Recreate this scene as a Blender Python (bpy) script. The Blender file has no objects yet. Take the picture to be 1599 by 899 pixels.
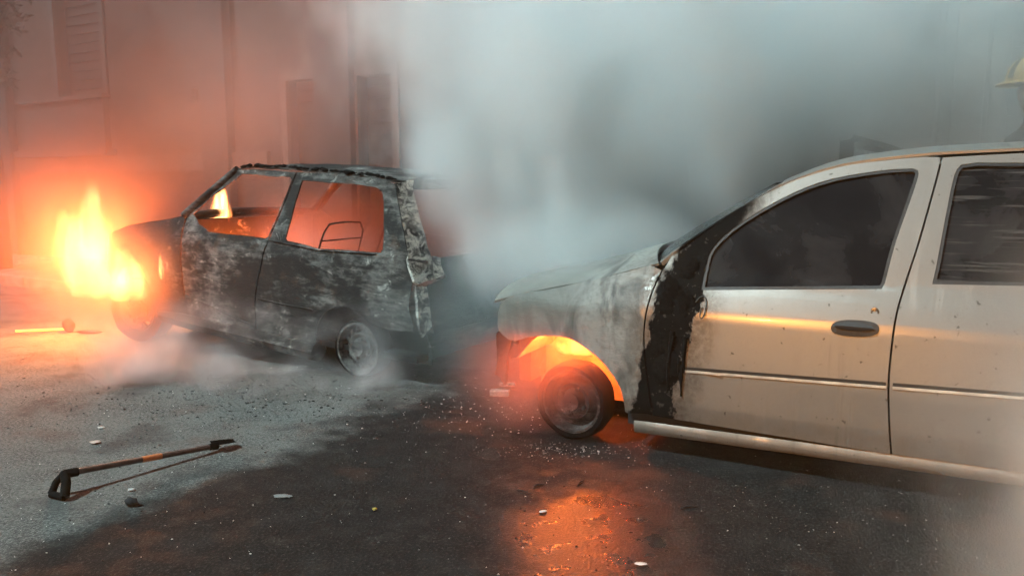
import bpy, bmesh, math, random
from mathutils import Vector, Matrix, noise as mn
from mathutils.geometry import tessellate_polygon
random.seed(7)
SC = bpy.context.scene
COL = SC.collection
R = math.radians

# ------------------------------------------------------------------ camera, sky, sun, exposure
cam = bpy.data.cameras.new('camera'); cam.sensor_width = 36; cam.lens = 36*1186/1599
cam.clip_start = .05; cam.clip_end = 500
camo = bpy.data.objects.new('camera', cam); COL.objects.link(camo)
camo.location = (0, 0, 1.29); camo.rotation_euler = (R(90-7.7), 0, 0)
SC.camera = camo

SUN_EL, SUN_AZ = 50, -112          # elevation; azimuth of the light's origin, clockwise from +Y (beyond the cars)
w = bpy.data.worlds.new('World'); SC.world = w; w.use_nodes = True
wn = w.node_tree
bg = wn.nodes['Background']; bg.inputs['Strength'].default_value = .009
sky = wn.nodes.new('ShaderNodeTexSky'); sky.sky_type = 'NISHITA'; sky.sun_disc = False
sky.sun_elevation = R(SUN_EL); sky.sun_rotation = R(SUN_AZ)
wn.links.new(sky.outputs[0], bg.inputs[0])
sun = bpy.data.lights.new('sun', 'SUN'); sun.energy = 4.5; sun.angle = R(1.5); sun.color = (.72, .96, 1.0)
suno = bpy.data.objects.new('sun', sun); COL.objects.link(suno)
d = Vector((math.sin(R(SUN_AZ))*math.cos(R(SUN_EL)), math.cos(R(SUN_AZ))*math.cos(R(SUN_EL)), math.sin(R(SUN_EL))))
suno.rotation_euler = d.to_track_quat('Z', 'Y').to_euler()
# amber street lamp on the near side of the road: its two glints stand on the silver door
sl = bpy.data.lights.new('street_lamp_light', 'SPOT'); sl.energy = 1500; sl.color = (1, .38, .06)
sl.shadow_soft_size = .12; sl.spot_size = R(25); sl.spot_blend = .8
slo = bpy.data.objects.new('street_lamp_light', sl); COL.objects.link(slo)
slo.location = (-3.7, -2.9, 2.9)
slo.rotation_euler = (Vector(slo.location) - Vector((1.75, 2.75, .70))).to_track_quat('Z', 'Y').to_euler()

# its neighbour throws a pool of amber light on the road behind the photographer: the warm sheen in the lower doors
wl = bpy.data.lights.new('street_lamp_light', 'SPOT'); wl.energy = 17000; wl.color = (1, .43, .09); wl.shadow_soft_size = .45; wl.spot_size = R(84); wl.spot_blend = .5
wlo = bpy.data.objects.new('street_lamp_light', wl); COL.objects.link(wlo); wlo.location = (-.9, -2.2, 4.6)
SC.view_settings.view_transform = 'Standard'; SC.view_settings.look = 'None'
SC.view_settings.exposure = .08; SC.view_settings.gamma = 1; SC.view_settings.use_curve_mapping = False
cy = SC.cycles
cy.use_denoising = True
try: cy.denoiser = 'OPENIMAGEDENOISE'
except Exception: pass
cy.use_adaptive_sampling = True; cy.adaptive_threshold = .18; cy.adaptive_min_samples = 12
cy.max_bounces = 8; cy.diffuse_bounces = 1; cy.glossy_bounces = 2; cy.transmission_bounces = 3
cy.volume_bounces = 8; cy.transparent_max_bounces = 40
cy.volume_step_rate = 1.0; cy.volume_max_steps = 128
cy.sample_clamp_indirect = 4; cy.caustics_reflective = False; cy.caustics_refractive = False

# ------------------------------------------------------------------ node helpers
class NT:
    def __init__(s, name):
        s.m = bpy.data.materials.new(name); s.m.use_nodes = True
        s.t = s.m.node_tree; s.t.nodes.clear()
        s.out = s.t.nodes.new('ShaderNodeOutputMaterial')
    def n(s, typ, **kw):
        nd = s.t.nodes.new('ShaderNode'+typ)
        for k, v in kw.items(): setattr(nd, k, v)
        return nd
    def put(s, sock, v):
        if v is None: return
        if hasattr(v, 'is_output') or isinstance(v, bpy.types.NodeSocket): s.t.links.new(v, sock)
        else:
            if isinstance(v, (tuple, list)) and len(v) == 3 and sock.type == 'RGBA': v = (*v, 1)
            sock.default_value = v
    def math(s, op, a, b=None, c=None, clamp=False):
        nd = s.n('Math', operation=op, use_clamp=clamp)
        for i, v in enumerate((a, b, c)):
            if v is not None: s.put(nd.inputs[i], v)
        return nd.outputs[0]
    def pos(s): return s.n('TexCoord').outputs['Object']
    def sep(s, v):
        nd = s.n('SeparateXYZ'); s.put(nd.inputs[0], v); return nd.outputs
    def comb(s, x, y, z):
        nd = s.n('CombineXYZ')
        for i, v in enumerate((x, y, z)): s.put(nd.inputs[i], v)
        return nd.outputs[0]
    def noise(s, v, scale, detail=3, rough=.55, dist=0):
        nd = s.n('TexNoise'); s.put(nd.inputs['Vector'], v)
        nd.inputs['Scale'].default_value = scale; nd.inputs['Detail'].default_value = detail
        nd.inputs['Roughness'].default_value = rough; nd.inputs['Distortion'].default_value = dist
        return nd.outputs['Fac']
    def vor(s, v, scale, feature='F1'):
        nd = s.n('TexVoronoi', feature=feature); s.put(nd.inputs['Vector'], v); nd.inputs['Scale'].default_value = scale
        return nd.outputs['Distance']
    def mr(s, v, a, b, c=0, d_=1, smooth=True):
        nd = s.n('MapRange', interpolation_type='SMOOTHSTEP' if smooth else 'LINEAR')
        for i, q in enumerate((v, a, b, c, d_)): s.put(nd.inputs[i], q)
        return nd.outputs[0]
    def mix(s, f, a, b):
        nd = s.n('Mix', data_type='RGBA'); s.put(nd.inputs[0], f); s.put(nd.inputs[6], a); s.put(nd.inputs[7], b)
        return nd.outputs[2]
    def bsdf(s, color, rough=.6, metal=0, bump=None, bs=.3, bd=.01, spec=None, emit=None, es=0, coat=0):
        b = s.n('BsdfPrincipled')
        s.put(b.inputs['Base Color'], color); s.put(b.inputs['Roughness'], rough); s.put(b.inputs['Metallic'], metal)
        if spec is not None: s.put(b.inputs['Specular IOR Level'], spec)
        if coat != 0: s.put(b.inputs['Coat Weight'], coat); b.inputs['Coat Roughness'].default_value = .045
        if emit is not None: s.put(b.inputs['Emission Color'], emit); s.put(b.inputs['Emission Strength'], es)
        if bump is not None:
            k = s.n('Bump'); k.inputs['Strength'].default_value = bs; k.inputs['Distance'].default_value = bd
            s.put(k.inputs['Height'], bump); s.t.links.new(k.outputs[0], b.inputs['Normal'])
        s.t.links.new(b.outputs[0], s.out.inputs['Surface']); return s.m
def simple(name, col, rough=.7, metal=0, var=.25, scale=12, bump=.2):
    m = NT(name); p = m.pos(); n = m.noise(p, scale, 5, .6)
    c = m.mix(m.mr(n, .3, .7), tuple(v*(1-var) for v in col), tuple(min(1, v*(1+var)) for v in col))
    return m.bsdf(c, rough, metal, n, bump, .008)

# ------------------------------------------------------------------ mesh helpers
def link(name, me, mat=None, parent=None):
    o = bpy.data.objects.new(name, me); COL.objects.link(o)
    if mat is not None and me is not None: me.materials.append(mat)
    if parent is not None: o.parent = parent
    return o
def tag(o, label=None, cat=None, group=None, kind=None):
    for k, v in (('label', label), ('category', cat), ('group', group), ('kind', kind)):
        if v: o[k] = v
    return o
def empty(name, loc=(0, 0, 0), rot=(0, 0, 0)):
    o = bpy.data.objects.new(name, None); COL.objects.link(o); o.location = loc; o.rotation_euler = rot
    o.empty_display_size = .1
    return o
def build(name, bm, mat, parent=None, smooth=None):
    me = bpy.data.meshes.new(name); bmesh.ops.recalc_face_normals(bm, faces=bm.faces) if smooth != 'keep' else None
    bm.to_mesh(me); bm.free()
    if smooth and smooth != 'keep':
        me.polygons.foreach_set('use_smooth', [True]*len(me.polygons))
        me.set_sharp_from_angle(angle=R(smooth if isinstance(smooth, (int, float)) else 38))
    return link(name, me, mat, parent)
def box(bm, x0, x1, y0, y1, z0, z1, bev=0):
    M = Matrix.Translation(((x0+x1)/2, (y0+y1)/2, (z0+z1)/2)) @ Matrix.Diagonal((abs(x1-x0), abs(y1-y0), abs(z1-z0), 1))
    r = bmesh.ops.create_cube(bm, size=1, matrix=M)
    if bev:
        es = list({e for v in r['verts'] for e in v.link_edges})
        bmesh.ops.bevel(bm, geom=es, offset=bev, segments=2, profile=.5, affect='EDGES')
def tube(bm, pts, r, seg=8, cap=True):
    pts = [Vector(p) for p in pts]; rings = []
    rr = r if isinstance(r, (list, tuple)) else [r]*len(pts)
    up = Vector((0, 0, 1))
    for i, p in enumerate(pts):
        t = (pts[min(i+1, len(pts)-1)]-pts[max(i-1, 0)]).normalized()
        a = t.cross(up)
        if a.length < .05: a = t.cross(Vector((1, 0, 0)))
        a.normalize(); b = a.cross(t)
        rings.append([bm.verts.new(p+(a*math.cos(k*2*math.pi/seg)+b*math.sin(k*2*math.pi/seg))*rr[i]) for k in range(seg)])
    for i in range(len(rings)-1):
        for k in range(seg):
            bm.faces.new((rings[i][k], rings[i][(k+1) % seg], rings[i+1][(k+1) % seg], rings[i+1][k]))
    if cap:
        bm.faces.new(rings[0][::-1]); bm.faces.new(rings[-1])
def lathe(bm, prof, seg=32, c=(0, 0, 0), axis='y', skip=None):
    """profile of (radius, offset along axis); skip(ring, seg) leaves a hole"""
    rings = []
    for r, o in prof:
        ring = []
        for k in range(seg):
            a = 2*math.pi*k/seg; x, z = r*math.cos(a), r*math.sin(a)
            ring.append(bm.verts.new((c[0]+x, c[1]+o, c[2]+z) if axis == 'y' else (c[0]+x, c[1]+z, c[2]+o)))
        rings.append(ring)
    for i in range(len(rings)-1):
        for k in range(seg):
            if skip and skip(i, k): continue
            bm.faces.new((rings[i][k], rings[i][(k+1) % seg], rings[i+1][(k+1) % seg], rings[i+1][k]))
    return rings
def cr(pts, n=4):
    """Catmull-Rom through an open run of points"""
    out = []
    P = [Vector(p) for p in pts]; P = [2*P[0]-P[1]]+P+[2*P[-1]-P[-2]]
    for i in range(1, len(P)-2):
        for k in range(n):
            t = k/n
            q = .5*((2*P[i])+(P[i+1]-P[i-1])*t+(2*P[i-1]-5*P[i]+4*P[i+1]-P[i+2])*t*t+(3*P[i]-P[i-1]-3*P[i+1]+P[i+2])*t**3)
            out.append((q.x, q.y))
    out.append(tuple(P[-2][:2])); return out
def offset(poly, dd):
    """push a closed outline out by dd"""
    n = len(poly); A = sum(poly[i][0]*poly[(i+1) % n][1]-poly[(i+1) % n][0]*poly[i][1] for i in range(n))
    s = 1 if A > 0 else -1; out = []
    for i in range(n):
        a = Vector(poly[i-1]); b = Vector(poly[i]); c = Vector(poly[(i+1) % n])
        e1 = (b-a).normalized(); e2 = (c-b).normalized()
        nn = Vector((e1.y+e2.y, -e1.x-e2.x))
        if nn.length < 1e-6: nn = Vector((e1.y, -e1.x))
        nn.normalize(); k = max(.5, nn.dot(Vector((e1.y, -e1.x))))
        out.append(tuple(b+nn*(s*dd/k)))
    return out
def panel(name, outer, mapf, mat, parent, holes=(), step=.06, th=.01, out=Vector((0, 1, 0)), smooth=30, jitter=0):
    """sheet-metal panel: a flat outline with holes, cut into a grid, bent by mapf and given thickness inwards"""
    polys = [[Vector((a, b, 0)) for a, b in p] for p in (outer, *holes)]
    flat = [v for p in polys for v in p]
    bm = bmesh.new(); vs = [bm.verts.new(v) for v in flat]
    for t in tessellate_polygon(polys):
        try: bm.faces.new([vs[i] for i in t])
        except ValueError: pass
    bmesh.ops.remove_doubles(bm, verts=bm.verts, dist=1e-5)
    for ax in (0, 1):
        lo = min(v[ax] for v in flat); hi = max(v[ax] for v in flat); k = math.ceil((hi-lo)/step)
        for i in range(1, k):
            co = [0, 0, 0]; co[ax] = lo+(hi-lo)*i/k+1e-4; no = [0, 0, 0]; no[ax] = 1
            bmesh.ops.bisect_plane(bm, geom=bm.verts[:]+bm.edges[:]+bm.faces[:], plane_co=co, plane_no=no, dist=1e-5)
    bmesh.ops.dissolve_degenerate(bm, edges=bm.edges[:], dist=1e-4)
    bmesh.ops.join_triangles(bm, faces=[f for f in bm.faces if len(f.verts) == 3], angle_face_threshold=.1, angle_shape_threshold=3.1)
    for v in bm.verts:
        p = Vector(mapf(v.co.x, v.co.y))
        if jitter: p += Vector(out)*jitter*(mn.noise(p*9)+.5*mn.noise(p*23))
        v.co = p
    bm.normal_update()
    if sum(f.normal.dot(out)*f.calc_area() for f in bm.faces) < 0: bmesh.ops.reverse_faces(bm, faces=bm.faces[:])
    bm.normal_update()
    vn = {v: v.normal.copy() for v in bm.verts}
    fs = bm.faces[:]
    ret = bmesh.ops.duplicate(bm, geom=bm.verts[:]+bm.edges[:]+bm.faces[:])
    vm = ret['vert_map']
    inner = {}
    for v in list(vn):
        q = vm[v]; q.co = v.co-vn[v]*th; inner[v] = q
    bmesh.ops.reverse_faces(bm, faces=[f for f in ret['geom'] if isinstance(f, bmesh.types.BMFace)])
    for e in [e for f in fs for e in f.edges]:
        if len([f for f in e.link_faces if f in set()]) == 0 and e.is_boundary and e.verts[0] in inner and e.verts[1] in inner:
            a, b = e.verts; l = e.link_loops[0]
            if l.vert == a: bm.faces.new((b, a, inner[a], inner[b]))
            else: bm.faces.new((a, b, inner[b], inner[a]))
    return build(name, bm, mat, parent, smooth if smooth else 'keep') if False else _fin(name, bm, mat, parent, smooth)
def _fin(name, bm, mat, parent, smooth):
    me = bpy.data.meshes.new(name); bm.to_mesh(me); bm.free()
    if smooth:
        me.polygons.foreach_set('use_smooth', [True]*len(me.polygons)); me.set_sharp_from_angle(angle=R(smooth))
    return link(name, me, mat, parent)
def rag0(poly, amp=.006, n=3, seed=0):
    out = []
    for i in range(len(poly)):
        a = Vector(poly[i]); b = Vector(poly[(i+1) % len(poly)])
        for k in range(n):
            p_ = a.lerp(b, k/n); out.append((p_.x+amp*mn.noise(Vector((p_.x*17, p_.y*17, seed))), p_.y+amp*mn.noise(Vector((p_.y*19, seed, p_.x*19)))))
    return out
def interp(x, xs, ys):
    if x <= xs[0]: return ys[0]
    for i in range(len(xs)-1):
        if x <= xs[i+1]: return ys[i]+(ys[i+1]-ys[i])*(x-xs[i])/(xs[i+1]-xs[i])
    return ys[-1]
def sinterp(x, xs, ys, k=.02):
    return (interp(x-k, xs, ys)+2*interp(x, xs, ys)+interp(x+k, xs, ys))/4
def rock(name, loc, size, mat, seed, parent=None, rot=0):
    bm = bmesh.new(); bmesh.ops.create_icosphere(bm, subdivisions=2, radius=1)
    for v in bm.verts:
        k = 1+.45*mn.noise(v.co*1.6+Vector((seed*3.1, seed, 0)))
        v.co = Vector((v.co.x*size[0]*k, v.co.y*size[1]*k, v.co.z*size[2]*k))
    z0 = min(v.co.z for v in bm.verts)
    for v in bm.verts: v.co.z -= z0
    o = build(name, bm, mat, parent, 50); o.location = loc; o.rotation_euler.z = rot; return o

# ------------------------------------------------------------------ ground, kerb, pavement
ST = 28                                    # the street runs at 28 degrees to the picture plane
U = Vector((-math.cos(R(ST)), math.sin(R(ST)), 0)); N = Vector((math.sin(R(ST)), math.cos(R(ST)), 0))
def asphalt():
    m = NT('asphalt'); p = m.pos(); x, y, z = m.sep(p)
    warp = m.noise(p, 1.3, 4, .6); patch = m.noise(p, 5.5, 5, .62)
    # damp, sooty zone left by the hose: everything right of and below a ragged line over the road
    s_ = m.math('ADD', m.math('MULTIPLY', x, .86), m.math('MULTIPLY', y, -.50))
    s_ = m.math('ADD', s_, m.math('MULTIPLY', m.math('ADD', m.math('SUBTRACT', warp, .5), m.math('MULTIPLY', m.math('SUBTRACT', patch, .5), .6)), 1.0))
    wet = m.mr(s_, -2.95, -2.60)
    wet = m.math('MULTIPLY', wet, m.math('MULTIPLY', m.mr(y, 8, 6.2), m.mr(y, .9, 2.0)))
    wet2 = m.math('MULTIPLY', wet, m.mr(patch, .28, .48, .86, 1))
    grain = m.noise(p, 75, 4, .8); stone = m.vor(p, 95)
    dust = m.noise(p, 3.1, 6, .65)
    dry = m.mix(m.mr(dust, .3, .7), (.066, .067, .062), (.135, .135, .124))
    dry = m.mix(m.mr(grain, .46, .60), dry, (.20, .20, .185)); dry = m.mix(m.mr(m.noise(p, 48, 3, .7), .56, .64, 0, .75), dry, (.03, .03, .029))
    dry = m.mix(m.mr(m.noise(p, 2.2, 4, .6), .52, .66, 0, .55), dry, (.035, .034, .033))
    wcol = m.mix(m.mr(patch, .35, .7), (.003, .0031, .0033), (.013, .0137, .0133))
    wcol = m.mix(m.mr(grain, .52, .66, 0, .8), wcol, (.06, .06, .057))
    col = m.mix(wet2, dry, wcol)
    rust = m.math('MULTIPLY', m.mr(m.noise(p, 1.7, 3, .5), .56, .68), .35)
    col = m.mix(rust, col, (.10, .045, .028))
    film = m.noise(p, 2.6, 4, .6)
    # standing water below the burning wheel
    px_ = m.math('DIVIDE', m.math('SUBTRACT', x, .27), .42); py_ = m.math('DIVIDE', m.math('SUBTRACT', y, 2.65), .62)
    pud = m.math('ADD', m.math('SQRT', m.math('ADD', m.math('MULTIPLY', px_, px_), m.math('MULTIPLY', py_, py_))), m.math('MULTIPLY', m.math('SUBTRACT', film, .5), 1.4))
    pud = m.mr(pud, 1.15, .45)
    rough = m.math('SUBTRACT', .88, m.math('ADD', m.math('MULTIPLY', wet2, m.mr(m.noise(p, 6.5, 4, .6), .46, .64, .04, .24)), m.math('MULTIPLY', pud, .46)))
    h = m.math('ADD', m.math('MULTIPLY', stone, .7), m.math('ADD', m.math('MULTIPLY', grain, .6), m.math('MULTIPLY', patch, .8)))
    return m.bsdf(col, rough, 0, h, .28, .008, spec=m.math('ADD', .22, m.math('MULTIPLY', pud, .4)))
bm = bmesh.new()
for (u0, u1, v0, v1) in ((-30, 30, -30, 5.55),):
    bm.faces.new([bm.verts.new(U*a+N*b) for a, b in ((u1, v0), (u0, v0), (u0, 30), (u1, 30))])
gr = build('road', bm, asphalt()); tag(gr, kind='structure')
conc = simple('concrete', (.24, .23, .21), .85, 0, .3, 6, .4)
kroot = empty('kerb'); tag(kroot, kind='structure')
for i in range(24):
    bm = bmesh.new(); a = -6+i*1.0
    box(bm, a+.006, a+.994, 5.55, 5.70, -.02, .13, .012)
    bm.transform(Matrix(((U.x, N.x, 0, 0), (U.y, N.y, 0, 0), (0, 0, 1, 0), (0, 0, 0, 1))))
    build('kerb_stone', bm, conc, kroot)
WM = Matrix(((U.x, N.x, 0, 0), (U.y, N.y, 0, 0), (0, 0, 1, 0), (0, 0, 0, 1)))
def wbuild(name, bm, mat, parent=None, smooth=None):
    bm.transform(WM); return build(name, bm, mat, parent, smooth)
proot = empty('pavement'); tag(proot, kind='structure')
bm = bmesh.new(); box(bm, -10, 24, 5.703, 8.2, -.05, .095); wbuild('pavement_bed', bm, conc, proot)
slabm = simple('paving', (.20, .19, .17), .85, 0, .3, 4, .4)
for i in range(22):
    for j in range(4):
        bm = bmesh.new(); a = -6+i*.8; b = 5.71+j*.5
        box(bm, a+.006, a+.794, b+.005, b+.495, .09, .118+random.uniform(0, .005)); wbuild('slab', bm, slabm, proot)

# ------------------------------------------------------------------ the facade across the pavement
WV = 7.6
plaster = NT('plaster'); p = plaster.pos(); n1 = plaster.noise(p, 1.2, 6, .6); n2 = plaster.noise(p, 14, 4, .6)
pc = plaster.mix(plaster.mr(n1, .3, .7), (.05, .036, .032), (.085, .064, .058))
pc = plaster.mix(plaster.mr(n2, .5, .75, 0, .4), pc, (.05, .04, .036))
plaster = plaster.bsdf(pc, .9, 0, n2, .3, .01)
darkwood = simple('dark_shutter', (.03, .024, .024), .6, 0, .3, 5)
stone_trim = simple('stone_trim', (.12, .098, .09), .85, 0, .25, 5, .3)
greyrender = simple('grey_pilaster', (.035, .037, .04), .85, 0, .25, 3, .3)
iron = simple('dark_iron', (.02, .02, .022), .5, .6, .2, 20)
fac = empty('building', (U*6+N*WV)); tag(fac, 'plastered street building with dark shuttered openings, seen through the smoke behind both cars', 'building')
IW = Matrix.Translation(-(U*6+N*WV))
def wpart(name, bm, mat, parent=fac, smooth=None):
    bm.transform(WM); bm.transform(IW)
    if parent is not fac: bm.transform(Matrix.Identity(4))
    return build(name, bm, mat, parent, smooth)
open_ = [(11.08, 12.20, 2.62, 5.6), (6.84, 7.35, .12, 2.63), (5.66, 6.18, .12, 2.62), (-1.9, -.56, 1.0, 5.2), (2.2, 3.4, .9, 3.2), (8.95, 9.0, 6, 6.05)]
rects = [[(a, c), (b, c), (b, d_), (a, d_)] for a, b, c, d_ in open_[:5]]
panel('wall', [(-9, .1), (22, .1), (22, 7), (-9, 7)], lambda a, b: tuple(IW @ (U*a+N*WV+Vector((0, 0, b)))), plaster, fac, holes=rects, step=1.2, th=.3, out=-N, smooth=0)
for a, b, c, d_ in open_[:5]:
    bm = bmesh.new(); box(bm, a-.02, b+.02, WV+.16, WV+.2, c-.02, d_+.02); sh = wpart('shutter', bm, darkwood)
    k = max(6, int((d_-c)/.14)); 
    for i in range(k):
        bm = bmesh.new(); zz = c+(d_-c)*(i+.5)/k
        box(bm, a+.05, b-.05, WV+.135, WV+.16, zz-.04, zz+.045); wpart('slat', bm, darkwood, sh)
    bm = bmesh.new()
    for (q0, q1, r0, r1) in ((a-.1, a, c, d_), (b, b+.1, c, d_), (a-.1, b+.1, d_, d_+.12)):
        box(bm, q0, q1, WV-.04, WV+.02, r0, r1)
    wpart('window_frame', bm, stone_trim)
bm = bmesh.new(); box(bm, 11.02, 13.15, WV-.10, WV-.002, 1.84, 2.60); wpart('balcony_panel', bm, simple('balcony_panel', (.12, .09, .085), .8))
bm = bmesh.new(); box(bm, 10.95, 13.22, WV-.16, WV-.002, 2.602, 2.66); box(bm, 10.9, 13.3, WV-.2, WV-.002, 1.74, 1.838); wpart('ledge', bm, stone_trim)
bm = bmesh.new(); box(bm, 7.7, 22, WV-.07, WV-.002, 1.56, 1.735); box(bm, 7.7, 22, WV-.10, WV-.002, 1.50, 1.558); wpart('string_course', bm, stone_trim)
for a, b, mt in ((8.35, 8.86, greyrender), (6.22, 6.80, greyrender), (13.5, 14.0, greyrender), (-.42, -.20, plaster), (4.2, 4.7, greyrender)):
    bm = bmesh.new(); box(bm, a, b, WV-.14, WV-.001, .12, 6.9, .01); wpart('pilaster', bm, mt)
bm = bmesh.new(); box(bm, 9.06, 9.19, WV-.10, WV-.002, 2.44, 2.63, .01); wpart('meter_box', bm, iron)
bm = bmesh.new(); tube(bm, [(-.09, WV-.07, .12), (-.09, WV-.07, 6.8)], .028, 10); wpart('drainpipe', bm, simple('pipe', (.10, .075, .07), .6), smooth=40)
vent = None
for i in range(5):
    bm = bmesh.new(); zz = 1.70+i*.03
    box(bm, -.05, .21, WV-.03, WV-.002, zz, zz+.016); wpart('vent_slat', bm, simple('vent', (.10, .085, .08), .7) if i == 0 else bpy.data.materials['vent'])
# bent dark metal frame that shows over the silver roof
bm = bmesh.new(); ir = bpy.data.materials['dark_iron']
bfr = empty('metal_frame', U*.42+N*5.9+Vector((0, 0, .10)))
box(bm, .0, .09, -.05, .05, 0, 1.50)
build('post', bm, ir, bfr)
bm = bmesh.new(); tube(bm, [(.02, 0, 1.50), (-.25, .01, 1.42), (-.52, .02, 1.30)], [.05, .04, .03], 6); build('slanted_bar', bm, ir, bfr)
bm = bmesh.new(); tube(bm, [(.0, 0, 1.25), (-.5, .02, 1.27)], .02, 6); build('lower_bar', bm, ir, bfr)
bfr.rotation_euler.z = math.atan2(U.y, U.x)
tag(bfr, 'dark bent metal frame sticking up behind the silver car roof', 'metal frame')

# ------------------------------------------------------------------ car paint and burnt metal
def silver(name, burn=True):
    m = NT(name); p = m.pos(); x, y, z = m.sep(p)
    fl = m.noise(p, 900, 2, .5); gr_ = m.noise(p, 7, 5, .6); fine = m.noise(p, 40, 5, .7)
    col = m.mix(m.mr(fl, .3, .7), (.26, .25, .23), (.345, .33, .305))
    # road dirt on the lower door
    dirt = m.math('MULTIPLY', m.mr(z, .42, .14), m.mr(gr_, .25, .65, .3, .95))
    col = m.mix(m.math('MULTIPLY', dirt, .55), col, (.16, .12, .08))
    runs = m.noise(m.comb(m.math('MULTIPLY', x, 14), y, m.math('MULTIPLY', z, .9)), 1.5, 4, .6)
    filmm = m.math('MULTIPLY', m.mr(runs, .50, .72), m.mr(m.noise(p, 2.2, 4, .6), .40, .65))
    col = m.mix(m.math('MULTIPLY', filmm, .30), col, (.13, .115, .095))
    spots = m.mr(m.noise(p, 38, 2, .5), .70, .73)
    col = m.mix(m.math('MULTIPLY', spots, .7), col, (.05, .04, .03))
    rough = m.math('ADD', m.math('ADD', .34, m.math('MULTIPLY', filmm, .2)), m.math('MULTIPLY', dirt, .4)); metal = .55
    if burn:
        streak = m.noise(m.comb(m.math('MULTIPLY', x, 4.5), y, m.math('MULTIPLY', z, 1.7)), 1.6, 5, .6, .8)
        # paint scorched over the engine: dull, blistered, ash streaks
        sc = m.mr(m.math('ADD', x, m.math('MULTIPLY', m.math('SUBTRACT', gr_, .5), .25)), -.42, -.36)
        ashc = m.mix(m.mr(streak, .36, .62), (.10, .097, .09), (.31, .30, .27))
        ashc = m.mix(m.mr(fine, .50, .68, 0, .6), ashc, (.15, .13, .11))
        lift = m.mr(m.math('ADD', z, m.math('MULTIPLY', m.math('SUBTRACT', gr_, .5), .2)), .46, .66)
        front = m.mr(x, -.1, .08)
        ashc = m.mix(m.math('MULTIPLY', m.math('MULTIPLY', lift, front), .65), ashc, (.21, .21, .18))
        col = m.mix(sc, col, ashc)
        rough = m.math('MAXIMUM', rough, m.math('MULTIPLY', sc, .62))
        # black band of melted, charred coating along the door hinge
        slope = m.math('ADD', x, m.math('MULTIPLY', m.math('SUBTRACT', z, .60), .20))
        edge = m.math('ADD', slope, m.math('MULTIPLY', m.math('SUBTRACT', m.noise(m.comb(x, y, m.math('MULTIPLY', z, .6)), 11, 6, .7), .5), .24))
        blk = m.math('MULTIPLY', m.mr(edge, -.605, -.590), m.mr(edge, -.405, -.425))
        apil = m.math('MULTIPLY', m.mr(m.math('ADD', z, m.math('MULTIPLY', gr_, .1)), .86, .90), m.math('MULTIPLY', m.mr(edge, -.82, -.64), m.mr(edge, -.38, -.44)))
        blk = m.math('MAXIMUM', blk, apil)
        scorch = m.math('MULTIPLY', m.mr(edge, -.78, -.60), m.mr(edge, -.30, -.42))
        scorch = m.math('MULTIPLY', scorch, m.mr(fine, .30, .62, .35, 1))
        col = m.mix(m.math('MULTIPLY', scorch, .75), col, (.075, .052, .034))
        chips = m.math('MULTIPLY', m.mr(m.noise(p, 32, 4, .65), .60, .64), m.mr(edge, -.70, -.58))
        chips = m.math('MULTIPLY', chips, m.mr(edge, -.36, -.46))
        col = m.mix(m.math('MULTIPLY', chips, .8), col, (.20, .185, .165))
        col = m.mix(m.math('MULTIPLY', blk, m.mr(chips, .2, .6, 1, .75)), col, (.004, .0038, .0036)); metal = m.math('MULTIPLY', m.math('SUBTRACT', 1, m.math('MAXIMUM', sc, blk)), .55)
        rough = m.math('MAXIMUM', rough, m.math('MULTIPLY', blk, .8))
        h = m.math('ADD', m.math('MULTIPLY', m.math('MAXIMUM', sc, blk), m.math('ADD', fine, streak)), m.math('MULTIPLY', fl, .004))
        return m.bsdf(col, rough, metal, h, .35, .008, spec=m.math('SUBTRACT', .5, m.math('MULTIPLY', blk, .42)), coat=m.math('MULTIPLY', m.math('SUBTRACT', 1, m.math('MAXIMUM', sc, blk)), .25))
    return m.bsdf(col, rough, metal, fl, .02, .002, coat=.1)
def burnt(name, ash=.5, white=.25, tint=1):
    m = NT(name); p = m.pos(); x, y, z = m.sep(p)
    a = m.noise(p, 2.6, 6, .62, .4); b = m.noise(m.comb(x, y, m.math('MULTIPLY', z, 1.6)), 9, 7, .70, .8); c = m.noise(p, 60, 3, .7)
    st = m.noise(m.comb(x, y, m.math('MULTIPLY', z, 3.5)), 7, 6, .65)
    col = m.mix(m.mr(m.math('ADD', m.math('MULTIPLY', a, .6), m.math('MULTIPLY', st, .4)), .56-.16*ash, .74-.16*ash), (.022, .021, .020), (.21, .20, .185))
    wmask = m.math('MULTIPLY', m.mr(b, .58-.14*white, .72-.10*white), m.mr(a, .46-.12*white, .60-.12*white))
    col = m.mix(m.math('MULTIPLY', wmask, .85), col, (.52*tint, .51*tint, .46*tint))
    col = m.mix(m.mr(c, .56, .7, 0, .7), col, (.03, .028, .026))
    col = m.mix(m.math('MULTIPLY', m.mr(m.noise(p, 4.4, 4, .6), .58, .7), .45), col, (.10, .05, .03))
    return m.bsdf(col, .82, .1, m.math('ADD', b, m.math('MULTIPLY', c, .5)), .6, .012, spec=.3)
M_sil = silver('scorched_silver_paint'); M_sil2 = silver('silver_paint', False)
M_burn = burnt('burnt_steel', .60, .20); M_burn_d = burnt('burnt_steel_dark', .15, .05); M_ash = burnt('ash_white_steel', .75, 1.25, 1.75)
rubber = simple('black_rubber', (.015, .015, .015), .55, 0, .3, 30)
char = simple('charred_plastic', (.004, .0038, .0035), .85, 0, .5, 40, .5); char.node_tree.nodes['Principled BSDF'].inputs['Specular IOR Level'].default_value = .1
darkint = simple('dark_interior', (.02, .02, .021), .8)
g = NT('tinted_glass'); p = g.pos()
gl = g.n('BsdfPrincipled'); smear = g.noise(p, 3.0, 6, .65, .5); sx, sy, sz = g.sep(p)
streaks = g.noise(g.comb(g.math('MULTIPLY', sx, 2.5), sy, g.math('MULTIPLY', sz, 45)), 1.5, 4, .6)
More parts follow.
